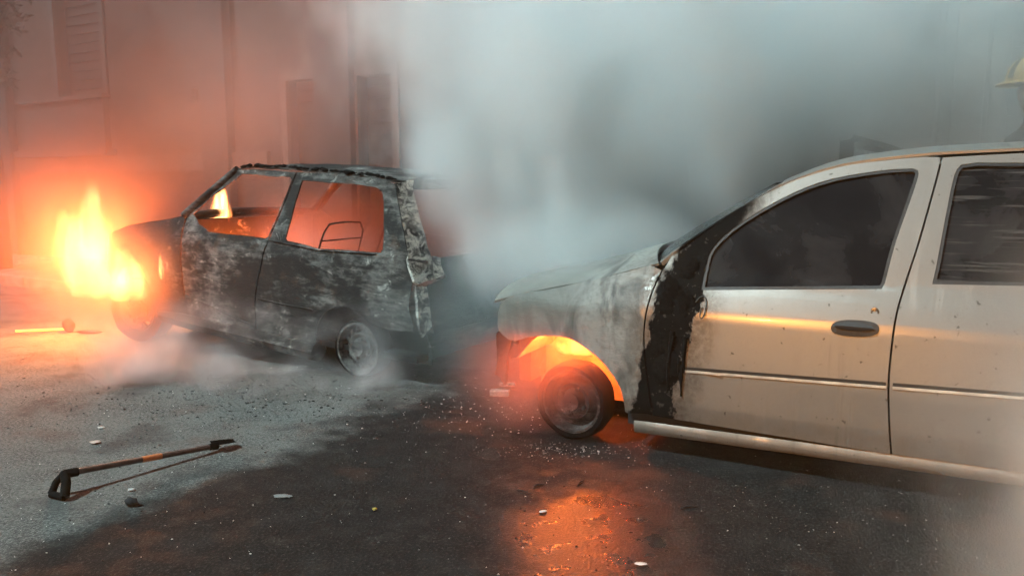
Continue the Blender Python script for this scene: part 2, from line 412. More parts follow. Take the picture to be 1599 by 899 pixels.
film = g.math('MULTIPLY', g.mr(streaks, .55, .72), g.mr(sx, -1.5, -1.6))  # reflection streaks of the rear window, painted into the glass colour
g.put(gl.inputs['Base Color'], g.mix(film, g.mix(g.mr(smear, .4, .7), (.006, .006, .007), (.022, .022, .023)), (.075, .075, .072)))
g.put(gl.inputs['Roughness'], g.math('ADD', .08, g.math('MULTIPLY', smear, .18)))
gl.inputs['Specular IOR Level'].default_value = .45
g.t.links.new(gl.outputs[0], g.out.inputs['Surface']); M_glass = g.m

def wheel(parent, name, c, r_rim, r_tyre, mrim, mtyre, width=.15, holes=12, steer=0, lean=0, squash=0, slots=True):
    """steel wheel, local axis y (outside = +y); tyre as its own sub-part"""
    wroot = empty(name, c, (lean, 0, steer)); wroot.parent = parent
    bm = bmesh.new(); seg = holes*4
    k = r_rim
    prof = [(k*1.0, .0), (k*1.0, .012), (k*.93, .012), (k*.90, -.03), (k*.84, -.05), (k*.66, -.035), (k*.56, -.018), (k*.40, -.03), (k*.30, -.012), (k*.27, .012), (k*.0+.003, .014)]
    lathe(bm, prof, seg, skip=(lambda i, q: i == 4 and q % 4 in (0, 1)) if slots else None)
    lathe(bm, [(k*1.0, 0), (k*.9, -.03), (k*.86, -.07), (k*.9, -width), (k, -width-.01)], seg)
    build('rim', bm, mrim, wroot, 40)
    for q in range(4):
        a = q*math.pi/2+.4; bm = bmesh.new(); lathe(bm, [(.011, -.03), (.011, -.006), (.001, -.004)], 6, (k*.42*math.cos(a), 0, k*.42*math.sin(a))); build('wheel_bolt', bm, mrim, wroot)
    bm = bmesh.new()
    t = r_tyre
    prof = [(k*.97, -.005), (k*1.03, .012), (k+(t-k)*.6, .018), (t*.98, .004), (t, -.02), (t, -width+.02), (t*.98, -width), (k*1.02, -width-.01), (k*.95, -width)]
    rings = lathe(bm, prof, 48)
    for v in bm.verts:
        rr = math.hypot(v.co.x, v.co.z)
        if rr > k*1.05:
            j = 1+.04*mn.noise(v.co*14)
            v.co.x *= j; v.co.z *= j
            if v.co.z < 0 and squash: v.co.z *= 1-squash*min(1, -v.co.z/t)
    build('tyre', bm, mtyre, wroot, 40)
    return wroot

M_rimS = burnt('ashy_rim', .55, .3, .6)
# ------------------------------------------------------------------ silver car
SIL = empty('silver_car', (.2777, 3.7121, 0), (0, 0, R(180-28)))
tag(SIL, 'silver hatchback with its front scorched and fire glowing in the front wheel arch', 'car')
HW = .80
def ys(x, z):
    if z < .86: y = sinterp(z, [.10, .16, .27, .45, .665, .70, .72, .80, .86], [-.06, -.035, -.010, 0, -.006, -.008, -.015, -.050, -.080], .022)
    else: y = -.080-(z-.86)*.40
    if x > .15: y -= ((x-.15)/.55)**2*.15
    if x < -2.6: y -= ((-2.6-x)/.6)**2*.12
    return y
side = lambda a, b: (a, ys(a, b), b)
far = lambda a, b: (a, -2*HW-ys(a, b), b)
win = [(-.641, .812)]+cr([(-.646, .90), (-.66, .985), (-.72, 1.065), (-.83, 1.155), (-.995, 1.255), (-1.154, 1.318), (-1.343, 1.352), (-1.465, 1.361)], 3)+cr([(-1.488, 1.352), (-1.490, 1.325), (-1.470, 1.235), (-1.424, 1.05), (-1.396, .885)], 3)+[(-1.385, .862)]
fs = cr([(-.452, .905), (-.432, .86), (-.408, .77), (-.392, .65), (-.391, .56), (-.400, .477), (-.413, .388), (-.430, .257), (-.437, .195)], 3)
rs = cr([(-1.572, 1.405), (-1.561, 1.327), (-1.512, 1.068), (-1.472, .891), (-1.447, .762), (-1.438, .616), (-1.437, .466), (-1.452, .281), (-1.464, .180)], 4)
roofc = cr([(-.545, 1.002), (-.607, 1.055), (-.775, 1.185), (-.923, 1.275), (-1.069, 1.337), (-1.213, 1.377), (-1.398, 1.400), (-1.560, 1.414)], 3)
hoodc = cr([(.405, .675), (.35, .715), (.264, .742), (.132, .767), (-.097, .826), (-.265, .872), (-.381, .910)], 3)
arch = cr([(.30, .490), (.235, .516), (.16, .531), (.06, .540), (-.014, .533), (-.080, .503), (-.159, .455), (-.223, .391), (-.272, .323), (-.293, .252), (-.297, .195)], 3)
G = .004
fender = hoodc+[(x+G, z) for x, z in fs if z < .895]+[(-.41, .200), (-.31, .19)]+arch[::-1]+cr([(.345, .492), (.41, .53), (.42, .60), (.405, .675)], 3)[:-1]
panel('fender', fender, side, M_sil, SIL, step=.04, jitter=.0025)
door = [(x-G, z) for x, z in fs]+[(-1.462+G, .176)]+[(x+G, z) for x, z in rs[::-1]]+roofc[::-1][1:]+[(-.48, .955)]
dr = panel('front_door', door, side, M_sil, SIL, holes=[win], step=.05)
dr['label'] = 'silver front door, charred black along its hinge edge'
rwin = [(-1.568, .892)]+cr([(-1.578, .96), (-1.60, 1.16), (-1.622, 1.33), (-1.645, 1.374)], 3)+[(-1.70, 1.382), (-2.05, 1.376), (-2.22, 1.34), (-2.42, 1.10), (-2.46, .955), (-2.44, .925)]
rdoor = [(x-G, z) for x, z in rs]+[(-2.02, .182)]+cr([(-2.03, .30), (-2.08, .43), (-2.2, .53), (-2.34, .565), (-2.50, .70), (-2.54, .9), (-2.52, 1.1), (-2.40, 1.33)], 3)+[(-2.22, 1.395), (-1.9, 1.42)]
rd = panel('rear_door', rdoor, side, M_sil2, SIL, holes=[rwin], step=.05)
quarter = [(-2.02-2*G, .182)]+cr([(-2.04, .27), (-2.10, .40), (-2.2, .49), (-2.36, .535), (-2.52, .49), (-2.63, .36), (-2.66, .2)], 3)+[(-3.1, .25), (-3.18, .5), (-3.13, .8), (-3.0, .95), (-2.75, 1.32), (-2.5, 1.37), (-2.41, 1.335)]+cr([(-2.53, 1.1), (-2.55, .9), (-2.51, .70), (-2.345, .575), (-2.2, .54)], 3)
quarter = [q for q in quarter]
qq = [(-2.06, .182), (-2.10, .36), (-2.2, .47), (-2.36, .525), (-2.52, .48), (-2.63, .36), (-2.66, .2), (-3.1, .25), (-3.18, .5), (-3.13, .8), (-3.0, .95), (-2.75, 1.32), (-2.5, 1.37), (-2.415, 1.335), (-2.535, 1.1), (-2.555, .9), (-2.512, .69), (-2.345, .555), (-2.2, .52), (-2.075, .40), (-2.03, .25)]
panel('rear_quarter', qq, side, M_sil2, SIL, step=.08)
for nm, poly, hl in (('fender', fender, []), ('front_door', door, [win]), ('rear_door', rdoor, [rwin]), ('rear_quarter', qq, [])):
    panel(nm, poly, far, M_sil2, SIL, holes=hl, step=.12, out=Vector((0, -1, 0)))
for nm, wp, par in (('window', win, dr), ('window', rwin, rd)):
    gp = offset(wp, .004)
    panel(nm, gp, lambda a, b: (a, ys(a, b)-.016, b), M_glass, par, step=.10, th=.004)
    panel('window_seal', offset(wp, .004), lambda a, b: (a, ys(a, b)-.003, b), rubber, par, holes=[offset(wp, -.013)], step=.10, th=.010)
    panel('window', gp, lambda a, b: (a, -2*HW-ys(a, b)+.016, b), M_glass, SIL, step=.2, th=.004, out=Vector((0, -1, 0)))
# waist strip under the glass, handle, lock, rubbing strip
hm = bmesh.new()
hc = (-1.297, .700); ring = []
rec = [(hc[0]+.092*math.copysign(abs(math.cos(t))**.75, math.cos(t)), hc[1]+.034*math.copysign(abs(math.sin(t))**.8, math.sin(t))+.05*(-math.cos(t))*.09) for t in [2*math.pi*i/28 for i in range(28)]]
panel('door_handle', rec, lambda a, b: (a, ys(a, b)+.004, b), rubber, dr, step=.02, th=.01)
lev = [(hc[0]-.05+.075*math.cos(t), hc[1]+.010+.017*math.sin(t)) for t in [2*math.pi*i/24 for i in range(24)]]
grip = [(hc[0]+.006+.078*math.cos(t), hc[1]+.008+.017*math.sin(t)) for t in [2*math.pi*i/24 for i in range(24)]]
panel('handle_grip', grip, lambda a, b: (a, ys(a, b)+.014-.35*abs(b-hc[1]-.008), b), simple('handle_plastic', (.012, .011, .011), .6), dr, step=.015, th=.009)
bm = bmesh.new(); lathe(bm, [(.016, -.004), (.016, .003), (.011, .004), (.009, .0), (.001, .001)], 16, (-1.367, ys(-1.367, .772), .772)); build('door_lock', bm, simple('lock_metal', (.25, .24, .22), .35, .9), dr, 40)
for a0, a1, par in ((-.585, -1.428, dr), (-1.452, -2.03, rd)):
    zl = lambda a: .438+(-.57-a)*.036
    pts = [a0+(a1-a0)*i/10 for i in range(11)]
    panel('rubbing_strip', [(a, zl(a)-.006) for a in pts]+[(a, zl(a)+.004) for a in pts[::-1]], lambda a, b: (a, ys(a, b)+.005, b), simple('strip', (.62, .59, .52), .3, .3), par, step=.1, th=.008)
    panel('strip_dark_band', [(a, zl(a)+.0045) for a in pts]+[(a, zl(a)+.019) for a in pts[::-1]], lambda a, b: (a, ys(a, b)+.0015, b), rubber, par, step=.1, th=.004)  # thin black rubber band along the top of the rubbing strip
pts = [-.34-i*(1.72/12) for i in range(13)]
sz = lambda a: .094+(-.34-a)*.018
panel('sill', [(a, sz(a)) for a in pts]+[(a, sz(a)+.062) for a in pts[::-1]], lambda a, b: (a, -.030-1.4*(b-sz(a)-.035)**2*8, b), M_sil2, SIL, step=.03, th=.02)
panel('sill', [(a, sz(a)) for a in pts]+[(a, sz(a)+.062) for a in pts[::-1]], lambda a, b: (a, -2*HW+.03, b), M_sil2, SIL, step=.3, th=.02, out=Vector((0, -1, 0)))
# inner sill and floor
bm = bmesh.new(); box(bm, -2.9, -.30, -1.54, -.065, .125, .21); build('floor_pan', bm, darkint, SIL)
bm = bmesh.new(); box(bm, -.42, -.36, -1.50, -.10, .20, .86); build('bulkhead', bm, char, SIL)
bm = bmesh.new(); box(bm, -1.50, -1.40, -.16, -.085, .21, .86); build('inner_pillar', bm, darkint, SIL)
bm = bmesh.new(); box(bm, -2.6, -2.4, -1.5, -.15, .21, .85); build('rear_seat', bm, darkint, SIL)
# roof, windscreen, bonnet
xs_r = [-.93+.02, -1.069, -1.213, -1.398, -1.563, -1.9, -2.3, -2.6, -2.75]; zs_r = [1.275, 1.345, 1.386, 1.410, 1.425, 1.437, 1.40, 1.355, 1.32]
def roofmap(a, b):    # a along x, b from 0 (near rail) to 1 (far rail)
    z = interp(-a, [-v for v in xs_r], zs_r); y0 = -.080-(z-.86)*.40
    t = b*2-1
    return (a, y0+(-2*HW-2*y0)*b, z+.004+.045*(1-t*t)*min(1, (1-abs(t))*6+.25))
panel('roof', [(-.93, 0), (-2.75, 0), (-2.75, 1), (-.93, 1)], roofmap, M_sil2, SIL, step=.09, th=.012, out=Vector((0, 0, 1)))
def shield(a, b):     # b: 0 bonnet edge, 1 roof edge
    x0, z0, x1, z1 = -.44, .925, -.93, 1.285
    t = a*2-1; x = x0+(x1-x0)*b+.16*(1-t*t)*(1-b*.5); z = z0+(z1-z0)*(max(b, 0)**.9+min(b, 0))
    y0 = ys(-.6, z)-.01
    return (x, y0+(-2*HW-2*y0)*a, z+.02*(1-t*t))
panel('windscreen', [(0.03, 0), (.97, 0), (.97, 1), (.03, 1)], shield, M_glass, SIL, step=.12, th=.005, out=Vector((1, 0, .5)))
def apl(a, b):
    v = Vector(shield(a, b)); return tuple(v+Vector((.0, 0, .006)))
panel('windscreen_pillar', [(0, -.02), (.028, -.02), (.028, 1.02), (0, 1.02)], apl, M_sil, SIL, step=.05, th=.02, out=Vector((1, 0, .5)))
panel('windscreen_pillar', [(1, -.02), (.972, -.02), (.972, 1.02), (1, 1.02)], apl, M_sil, SIL, step=.05, th=.02, out=Vector((1, 0, .5)))
hx = [.60, .52, .40, .264, .132, -.097, -.265, -.381, -.44]; hz = [.60, .66, .70, .742, .767, .826, .872, .910, .925]
def hood(a, b):
    t = b*2-1; z = sinterp(-a, [-v for v in hx], hz, .04)
    y0 = ys(min(a, .42), z)-.012
    xx = a+.14*(1-t*t)
    return (xx, y0+(-2*HW-2*y0)*b, z+.002+.055*(1-t*t)+.006*mn.noise(Vector((a*5, b*6, 0))))
panel('bonnet', [(.45, 0), (-.42, 0), (-.42, 1), (.45, 1)], hood, M_sil, SIL, step=.07, th=.012, out=Vector((0, 0, 1)))
# burnt-out nose: bumper beam, headlamp holder, radiator support, engine block
bm = bmesh.new(); tube(bm, [(.40, -.16, .40), (.52, -.35, .41), (.56, -.8, .41), (.52, -1.25, .41), (.40, -1.44, .40)], .045, 8); build('bumper_beam', bm, M_burn_d, SIL, 40)
bm = bmesh.new(); box(bm, .33, .40, -1.35, -.25, .22, .62); build('radiator', bm, M_burn_d, SIL)
bm = bmesh.new(); box(bm, .395, .45, -.42, -.10, .55, .66, .015); build('headlamp_housing', bm, char, SIL)
bm = bmesh.new(); box(bm, .395, .45, -1.5, -1.18, .55, .66, .015); build('headlamp_housing', bm, char, SIL)
bm = bmesh.new(); box(bm, -.25, .25, -1.05, -.55, .25, .68, .04); build('engine', bm, M_burn_d, SIL)
panel('melted_bumper', rag0([(.33, .505), (.43, .525), (.455, .45), (.44, .36), (.46, .27), (.40, .24), (.375, .33), (.36, .42)], .02, 4), lambda a, b: (a, ys(a, b)-.015, b), char, SIL, step=.03, th=.02, jitter=.012)
# wheel arch liner (open to the outside)
bm = bmesh.new(); seg = 20
prev = None
for i in range(seg+1):
    t = math.pi*(-.02+.84*i/seg); x, z = .02-.325*math.cos(t), .215+.345*math.sin(t)
    row = [bm.verts.new((x, yy, z+.012*mn.noise(Vector((x*8, yy*8, z*8))))) for yy in (-.03, -.12, -.24, -.36, -.44)]
    if prev:
        for k in range(4): bm.faces.new((prev[k], prev[k+1], row[k+1], row[k]))
    prev = row
bmesh.ops.recalc_face_normals(bm, faces=bm.faces)
build('arch_liner', bm, simple('liner_metal', (.34, .27, .22), .75, 0, .4, 18), SIL, 60)
bm = bmesh.new(); box(bm, -.33, .36, -.47, -.442, .12, .56); build('inner_wing', bm, simple('inner_wing', (.26, .20, .16), .8), SIL)
wheel(SIL, 'front_wheel', (.0, -.055, .197), .162, .200, M_rimS, char, .10, 10, steer=R(-3), slots=False)
wheel(SIL, 'front_wheel', (.0, -1.545, .205), .172, .212, M_burn_d, char, .14, 10).rotation_euler = (0, 0, math.pi)
for yy in (-.04, -1.56):
    wr = wheel(SIL, 'rear_wheel', (-2.37, yy, .275), .185, .275, simple('steel_rim', (.35, .34, .33), .4, .6), rubber, .15, 12)
    if yy < -1: wr.rotation_euler = (0, 0, math.pi)
# melted door mirror and dripping sealant at the hinge
mm = bmesh.new()
def blob(bm, c, r, s, seed):
    ret = bmesh.ops.create_icosphere(bm, subdivisions=3, radius=1)
    for v in ret['verts']:
        k = 1+.55*mn.noise(v.co*2.2+Vector((seed, 0, seed)))+.2*mn.noise(v.co*6)
        v.co = Vector((c[0]+v.co.x*r*k*s[0], c[1]+v.co.y*r*k*s[1], c[2]+v.co.z*r*k*s[2]))
rng = random.Random(3)
for i in range(12):
    z = rng.uniform(.24, 1.0); zc = -.505-(z-.6)*.22+rng.uniform(-.05, .055)*(.6 if z < .45 else 1)
    if z > .88: zc = -.555+rng.uniform(-.05, .05)
    blob(mm, (zc, ys(zc, z)+.004, z), rng.uniform(.018, .042), (1, .17, rng.uniform(1, 2.4)), i)
for i in range(9):
    x0 = -.575+rng.uniform(-.03, .06); z0 = rng.uniform(.46, .62); ln = rng.uniform(.06, .17)
    tube(mm, [(x0, ys(x0, z0)+.006, z0), (x0+.004, ys(x0, z0-ln*.5)+.007, z0-ln*.5), (x0+.002, ys(x0, z0-ln)+.006, z0-ln)], [.011, .008, .005], 6)
build('melted_trim', mm, char, SIL, 60)
bm = bmesh.new()
lp = [(-.625, .76), (-.645, .785), (-.668, .78), (-.675, .74), (-.668, .70), (-.655, .69), (-.652, .715), (-.660, .74)]
tube(bm, [(a, ys(a, b)+.008, b) for a, b in cr(lp, 3)], .0022, 5); build('hanging_wire', bm, rubber, SIL, 60)

# ------------------------------------------------------------------ burnt-out hatchback
BUR = empty('burnt_hatchback', (-1.0939, 4.9697, 0), (0, -R(2.5), R(180-30)))
tag(BUR, 'burnt-out hatchback shell without glass, ash-grey doors and flames at its front', 'car')
BW = .76
def yb(x, z):
    y = sinterp(z, [.1, .2, .45, .80, .86], [-.05, -.015, 0, -.012, -.030], .03) if z < .86 else -.030-(z-.86)*.30
    if x > 2.2: y -= ((x-2.2)/.6)**2*.10
    if x < -.25: y -= ((-.25-x)/.35)**2*.05
    return y
bs = lambda a, b: (a, yb(a, b), b)
bf = lambda a, b: (a, -2*BW-yb(a, b), b)
fwin = [(1.20, 1.318), (.70, 1.318), (.684, 1.30), (.74, 1.09), (.795, .90), (.82, .884), (1.425, .884), (1.54, .93), (1.64, 1.0), (1.45, 1.16)]
rwin_b = [(.585, 1.300), (.2, 1.295), (-.08, 1.286), (-.14, 1.262), (-.175, 1.20), (-.245, .90), (-.23, .875), (.295, .856), (.615, .880), (.632, .90)]
seam = cr([(.655, 1.352), (.72, 1.10), (.788, .87), (.835, .70), (.872, .56), (.895, .40), (.905, .185)], 3)
G = .006
fdoor = [(x+G, z) for x, z in seam]+[(.95, .185), (1.35, .20), (1.64, .21), (1.672, .40), (1.70, .62), (1.71, .90), (1.70, .985), (1.48, 1.175), (1.26, 1.345), (1.10, 1.362)]
def rag(poly, amp=.006, n=3, seed=0):
    out = []
    for i in range(len(poly)):
        a = Vector(poly[i]); b = Vector(poly[(i+1) % len(poly)])
        for k in range(n):
            p_ = a.lerp(b, k/n); out.append((p_.x+amp*mn.noise(Vector((p_.x*17, p_.y*17, seed))), p_.y+amp*mn.noise(Vector((p_.y*19, seed, p_.x*19)))))
    return out
barch = cr([(.315, .20), (.31, .30), (.235, .42), (.10, .485), (-.01, .485), (-.12, .44), (-.19, .40), (-.30, .385), (-.42, .385), (-.505, .395)], 3)
rdr = [(x-G, z) for x, z in seam[::-1]]+[(.40, 1.358), (.04, 1.345), (-.16, 1.332), (-.235, 1.305), (-.33, 1.11), (-.43, .90), (-.475, .79), (-.488, .70), (-.47, .55), (-.50, .44)]+barch[::-1]+[(.36, .17), (.6, .20)]
o = panel('front_door', fdoor, bs, M_burn, BUR, holes=[rag(fwin, .008)], step=.05, jitter=.006); DRB = o
o = panel('rear_side_panel', rdr, bs, M_burn, BUR, holes=[rag(rwin_b, .008, 3, 4)], step=.05, jitter=.006)
panel('front_door', fdoor, bf, M_burn_d, BUR, holes=[fwin], step=.12, out=Vector((0, -1, 0)))
panel('rear_side_panel', rdr, bf, M_burn_d, BUR, holes=[rwin_b], step=.12, out=Vector((0, -1, 0)))
farch = cr([(2.05, .19), (2.06, .30), (2.13, .43), (2.25, .51), (2.38, .53), (2.50, .49), (2.60, .38), (2.63, .27)], 3)
ffb = [(1.725, .98), (1.72, .62), (1.685, .40), (1.64, .25), (1.66, .18)]+farch+[(2.78, .42), (2.80, .60), (2.76, .76), (2.4, .86), (2.0, .925)]
panel('front_wing', ffb, bs, M_burn_d, BUR, step=.06, jitter=.008)
panel('front_wing', ffb, bf, M_burn_d, BUR, step=.12, out=Vector((0, -1, 0)))
# folded crease lines proud of the door skin
bm = bmesh.new(); tube(bm, [(a, yb(a, b)+.002, b) for a, b in cr([(1.66, .37), (1.45, .345), (1.2, .29), (1.03, .255), (.92, .25)], 5)],   .006, 6); build('door_crease', bm, M_burn, DRB, 60)
bm = bmesh.new(); tube(bm, [(a, yb(a, b)+.002, b) for a, b in cr([(.86, .448), (.6, .438), (.33, .435)], 5)], .005, 6); build('body_crease', bm, M_burn, BUR, 60)
bm = bmesh.new(); tube(bm, [(a, yb(a, b)+.004, b) for a, b in cr([(.77, .872), (.5, .858), (.25, .846), (-.2, .862)], 5)], .006, 6); build('waist_rail', bm, M_burn, BUR, 60)
bm = bmesh.new(); tube(bm, [(.33, -.06, .13), (1.0, -.05, .155), (1.7, -.06, .17), (2.02, -.08, .18)], .075, 8); build('sill', bm, M_burn_d, BUR, 40)
bm = bmesh.new(); tube(bm, [(.33, -1.46, .13), (1.0, -1.47, .155), (2.02, -1.44, .18)], .05, 8); build('sill', bm, M_burn_d, BUR, 40)
def rmap(a, b):
    z = interp(a, [-.26, .04, .42, .75, 1.1, 1.28], [1.325, 1.352, 1.368, 1.378, 1.372, 1.355]); y0 = -.030-(z-.86)*.30
    t = b*2-1
    return (a, y0+(-2*BW-2*y0)*b, z+.004+.035*(1-t*t)+.014*mn.noise(Vector((a*5, b*5, 1)))+.006*mn.noise(Vector((a*21, b*25, 4))))
panel('roof', rag([(1.27, 0), (-.25, 0), (-.25, 1), (1.27, 1)], .02, 8), rmap, M_burn, BUR, step=.07, th=.014, out=Vector((0, 0, 1)))
# curled flakes and burnt headliner along the roof edge
bm = bmesh.new(); rng = random.Random(5)
for i in range(110):
    a = rng.uniform(-.22, 1.26); c = Vector(rmap(a, rng.uniform(-.01, .03))); s = rng.uniform(.006, .020)
    blob_v = bmesh.ops.create_icosphere(bm, subdivisions=1, radius=s)['verts']
    for v in blob_v: v.co = Vector((c.x+v.co.x*1.6, c.y+v.co.y*.8, c.z+.006+v.co.z*.8))
build('roof_flakes', bm, char, BUR)['kind'] = 'stuff'
# windscreen pillars and frame
for b0 in (0, 1):
    bm = bmesh.new(); yy = (lambda z: yb(1.3, z) if b0 == 0 else -2*BW-yb(1.3, z))
    tube(bm, [(1.27, yy(1.35)-.01*(1-2*b0), 1.355), (1.5, yy(1.17), 1.175), (1.74, yy(.98), .985)], .028, 8); build('windscreen_pillar', bm, M_burn, BUR, 50)
bm = bmesh.new(); tube(bm, [(1.74, -.08, .97), (1.82, -.4, .985), (1.84, -.76, .99), (1.82, -1.1, .985), (1.74, -1.44, .97)], .035, 8); build('scuttle', bm, M_burn_d, BUR, 50)
def bhood(a, b):
    t = b*2-1; z = interp(a, [1.72, 2.0, 2.4, 2.76, 2.9], [.985, .93, .865, .77, .66]); y0 = yb(min(a, 2.8), z)-.012
    return (a+.06*(1-t*t), y0+(-2*BW-2*y0)*b, z+.03*(1-t*t)+.02*mn.noise(Vector((a*4, b*4, 0))))
panel('bonnet', [(1.76, 0), (2.78, 0), (2.78, 1), (1.76, 1)], bhood, M_burn_d, BUR, step=.1, th=.012, out=Vector((0, 0, 1)))
bm = bmesh.new(); box(bm, 2.64, 2.72, -1.35, -.15, .25, .68); build('radiator', bm, M_burn_d, BUR)
bm = bmesh.new(); box(bm, 1.95, 2.5, -1.1, -.45, .28, .78, .03); build('engine', bm, M_burn_d, BUR)
# tail: hatch frame, hatch, lower panel
def xr(z): return sinterp(z, [.35, .55, .70, .80, 1.32], [-.60, -.575, -.545, -.495, -.250], .03)
def tl(a, b): # a = distance in from the near side
    k = (a/BW-1); return (xr(b)-.05*(1-k*k)+.02, yb(-.4, b)-a, b)
out_t = Vector((-1, 0, 0))
fr = rag([(.0, 1.33), (.16, 1.34), (.15, 1.26), (.185, 1.0), (.21, .86), (.30, .84), (.29, .73), (.02, .70), (.0, .72), (.005, .9)], .008, 3)
panel('hatch_frame', fr, tl, M_ash, BUR, step=.05, th=.02, out=out_t, jitter=.008)
fr2 = [(1.52-2*.07-a, b) for a, b in fr]
wid = lambda b: 2*(BW+yb(-.4, b)*1.0)
panel('hatch_frame', [(a, b) for a, b in [(1.16, 1.34), (1.34, 1.33), (1.42, .86), (1.46, .70), (1.2, .70), (1.2, .84), (1.28, .88)]], tl, M_burn_d, BUR, step=.08, th=.02, out=out_t)
panel('hatch_frame', [(.165, 1.345), (1.15, 1.345), (1.15, 1.28), (.165, 1.28)], tl, M_burn, BUR, step=.08, th=.02, out=out_t)
panel('hatch', rag([(.30, .84), (1.19, .84), (1.19, .38), (.12, .38), (.10, .68), (.30, .715)], .01, 3), tl, M_burn_d, BUR, step=.07, th=.02, out=out_t, jitter=.01)
panel('tail_corner', rag([(.0, .69), (.098, .675), (.11, .42), (.03, .37), (.0, .42)], .008, 3), tl, M_ash, BUR, step=.05, th=.02, out=out_t, jitter=.006)
panel('tail_lamp_recess', [(.03, .715), (.29, .725), (.29, .70), (.11, .66), (.10, .44), (.2, .42), (.3, .7)], lambda a, b: (tl(a, b)[0]+.04, tl(a, b)[1], b), char, BUR, step=.08, th=.01, out=out_t)
panel('tail_panel', rag([(.08, .37), (1.4, .37), (1.36, .2), (.14, .2)], .015, 4), lambda a, b: (-.56-.03*math.sin(a*2), -.02-a, b), M_burn_d, BUR, step=.1, th=.02, out=out_t, jitter=.01)
# floor, bulkhead, seat frames, steering wheel
bm = bmesh.new(); box(bm, -.5, 1.8, -1.42, -.08, .17, .21); build('floor_pan', bm, M_burn_d, BUR)
bm = bmesh.new(); box(bm, 1.72, 1.78, -1.42, -.10, .2, .95); build('bulkhead', bm, M_burn_d, BUR)
def seat_frame(x, y, wd):
    bm = bmesh.new(); w2 = wd/2
    for q in (-1, 1):
        tube(bm, [(x+.42, y+q*w2, .34), (x, y+q*w2, .36), (x-.08, y+q*w2, .62), (x-.19, y+q*w2*.9, .94), (x-.20, y+q*w2*.7, 1.0)], .007, 6)
    tube(bm, [(x-.20, y-w2*.7, 1.0), (x-.205, y, 1.01), (x-.20, y+w2*.7, 1.0)], .007, 6)
    for zz in (.5, .7, .88): tube(bm, [(x-.05-(zz-.5)*.3, y-w2, zz), (x-.06-(zz-.5)*.3, y+w2, zz)], .006, 5)
    tube(bm, [(x+.42, y-w2, .34), (x+.42, y+w2, .34)], .011, 6)
    for q in range(4): tube(bm, [(x+.05+q*.1, y-w2, .35), (x+.05+q*.1, y+w2, .35)], .005, 5)
    return build('seat_frame', bm, M_burn_d, BUR, 60)
seat_frame(.62, -.42, .46); seat_frame(.62, -1.08, .46)
for yy_ in (-.22, -1.30):
    bm = bmesh.new(); box(bm, -.52, .95, yy_-.01, yy_+.01, .14, .62); build('wheel_housing', bm, M_burn_d, BUR)
    bm = bmesh.new(); box(bm, -.52, .36, yy_, (-1.48 if yy_ < -1 else -.04), .50, .52); build('arch_top', bm, M_burn_d, BUR)
    bm = bmesh.new(); box(bm, .56, .98, (-1.46 if yy_ < -1 else -.075), (-1.445 if yy_ < -1 else -.055), .16, .86); build('inner_pillar', bm, M_burn_d, BUR)
    bm = bmesh.new(); box(bm, 1.70, 2.8, yy_-.01, yy_+.01, .16, .72); build('inner_wing', bm, M_burn_d, BUR)
M_rim = burnt('burnt_rim', .9, .5, .8)
wheel(BUR, 'rear_wheel', (-.03, -.055, .205), .178, .196, M_rim, char, .13, 14)
wheel(BUR, 'rear_wheel', (-.03, -1.47, .205), .178, .196, M_rim, char, .13, 14).rotation_euler = (0, 0, math.pi)
wheel(BUR, 'front_wheel', (2.36, -.06, .165), .175, .262, M_burn_d, char, .15, 14, steer=R(14))
wheel(BUR, 'front_wheel', (2.36, -1.46, .165), .175, .262, M_burn_d, char, .15, 14).rotation_euler = (0, 0, math.pi+.2)

# ------------------------------------------------------------------ flames: glowing gas, not surfaces; each with the light it gives
def flame_mat(name, strength, hot=(1, .62, .22), cool=(1, .16, .02), ns=3.0, power=1.2):
    m = NT(name); p = m.pos(); x, y, z = m.sep(p)     # local: z from 0 to 1, radius 1
    up = m.n('Mapping'); m.put(up.inputs['Vector'], p); up.inputs['Scale'].default_value = (1, 1, .55)
    oi = m.n('ObjectInfo'); vm_ = m.n('VectorMath', operation='ADD'); m.put(vm_.inputs[0], up.outputs[0]); m.put(vm_.inputs[1], m.comb(m.math('MULTIPLY', oi.outputs['Random'], 40), 0, 0))
    n1 = m.noise(vm_.outputs[0], ns, 3, .6)
    belly = m.math('MULTIPLY', m.math('SUBTRACT', 1.0, z), 1.0, clamp=True)
    rad = m.math('MULTIPLY', m.math('POWER', m.math('MAXIMUM', belly, .0001), .62), m.math('POWER', m.math('MULTIPLY', m.math('MAXIMUM', z, .0001), 2.6, clamp=True), .5))
    rad = m.math('ADD', .06, m.math('MULTIPLY', rad, 1.12))
    rr = m.math('DIVIDE', m.math('SQRT', m.math('ADD', m.math('MULTIPLY', x, x), m.math('MULTIPLY', y, y))), rad)
    dd = m.math('ADD', rr, m.math('MULTIPLY', m.math('SUBTRACT', n1, .5), 3.6))
    e = m.math('MULTIPLY', m.math('POWER', m.mr(dd, 1.0, .12), power), m.mr(rr, 1.0, .62))
    e = m.math('MULTIPLY', e, m.math('MULTIPLY', m.mr(z, 1.0, .78), m.mr(z, -.02, .08)))
    col = m.mix(e, cool, hot)
    em = m.n('Emission'); m.put(em.inputs[0], col); m.put(em.inputs[1], m.math('MULTIPLY', e, strength))
    m.t.links.new(em.outputs[0], m.out.inputs['Volume'])
    return m.m
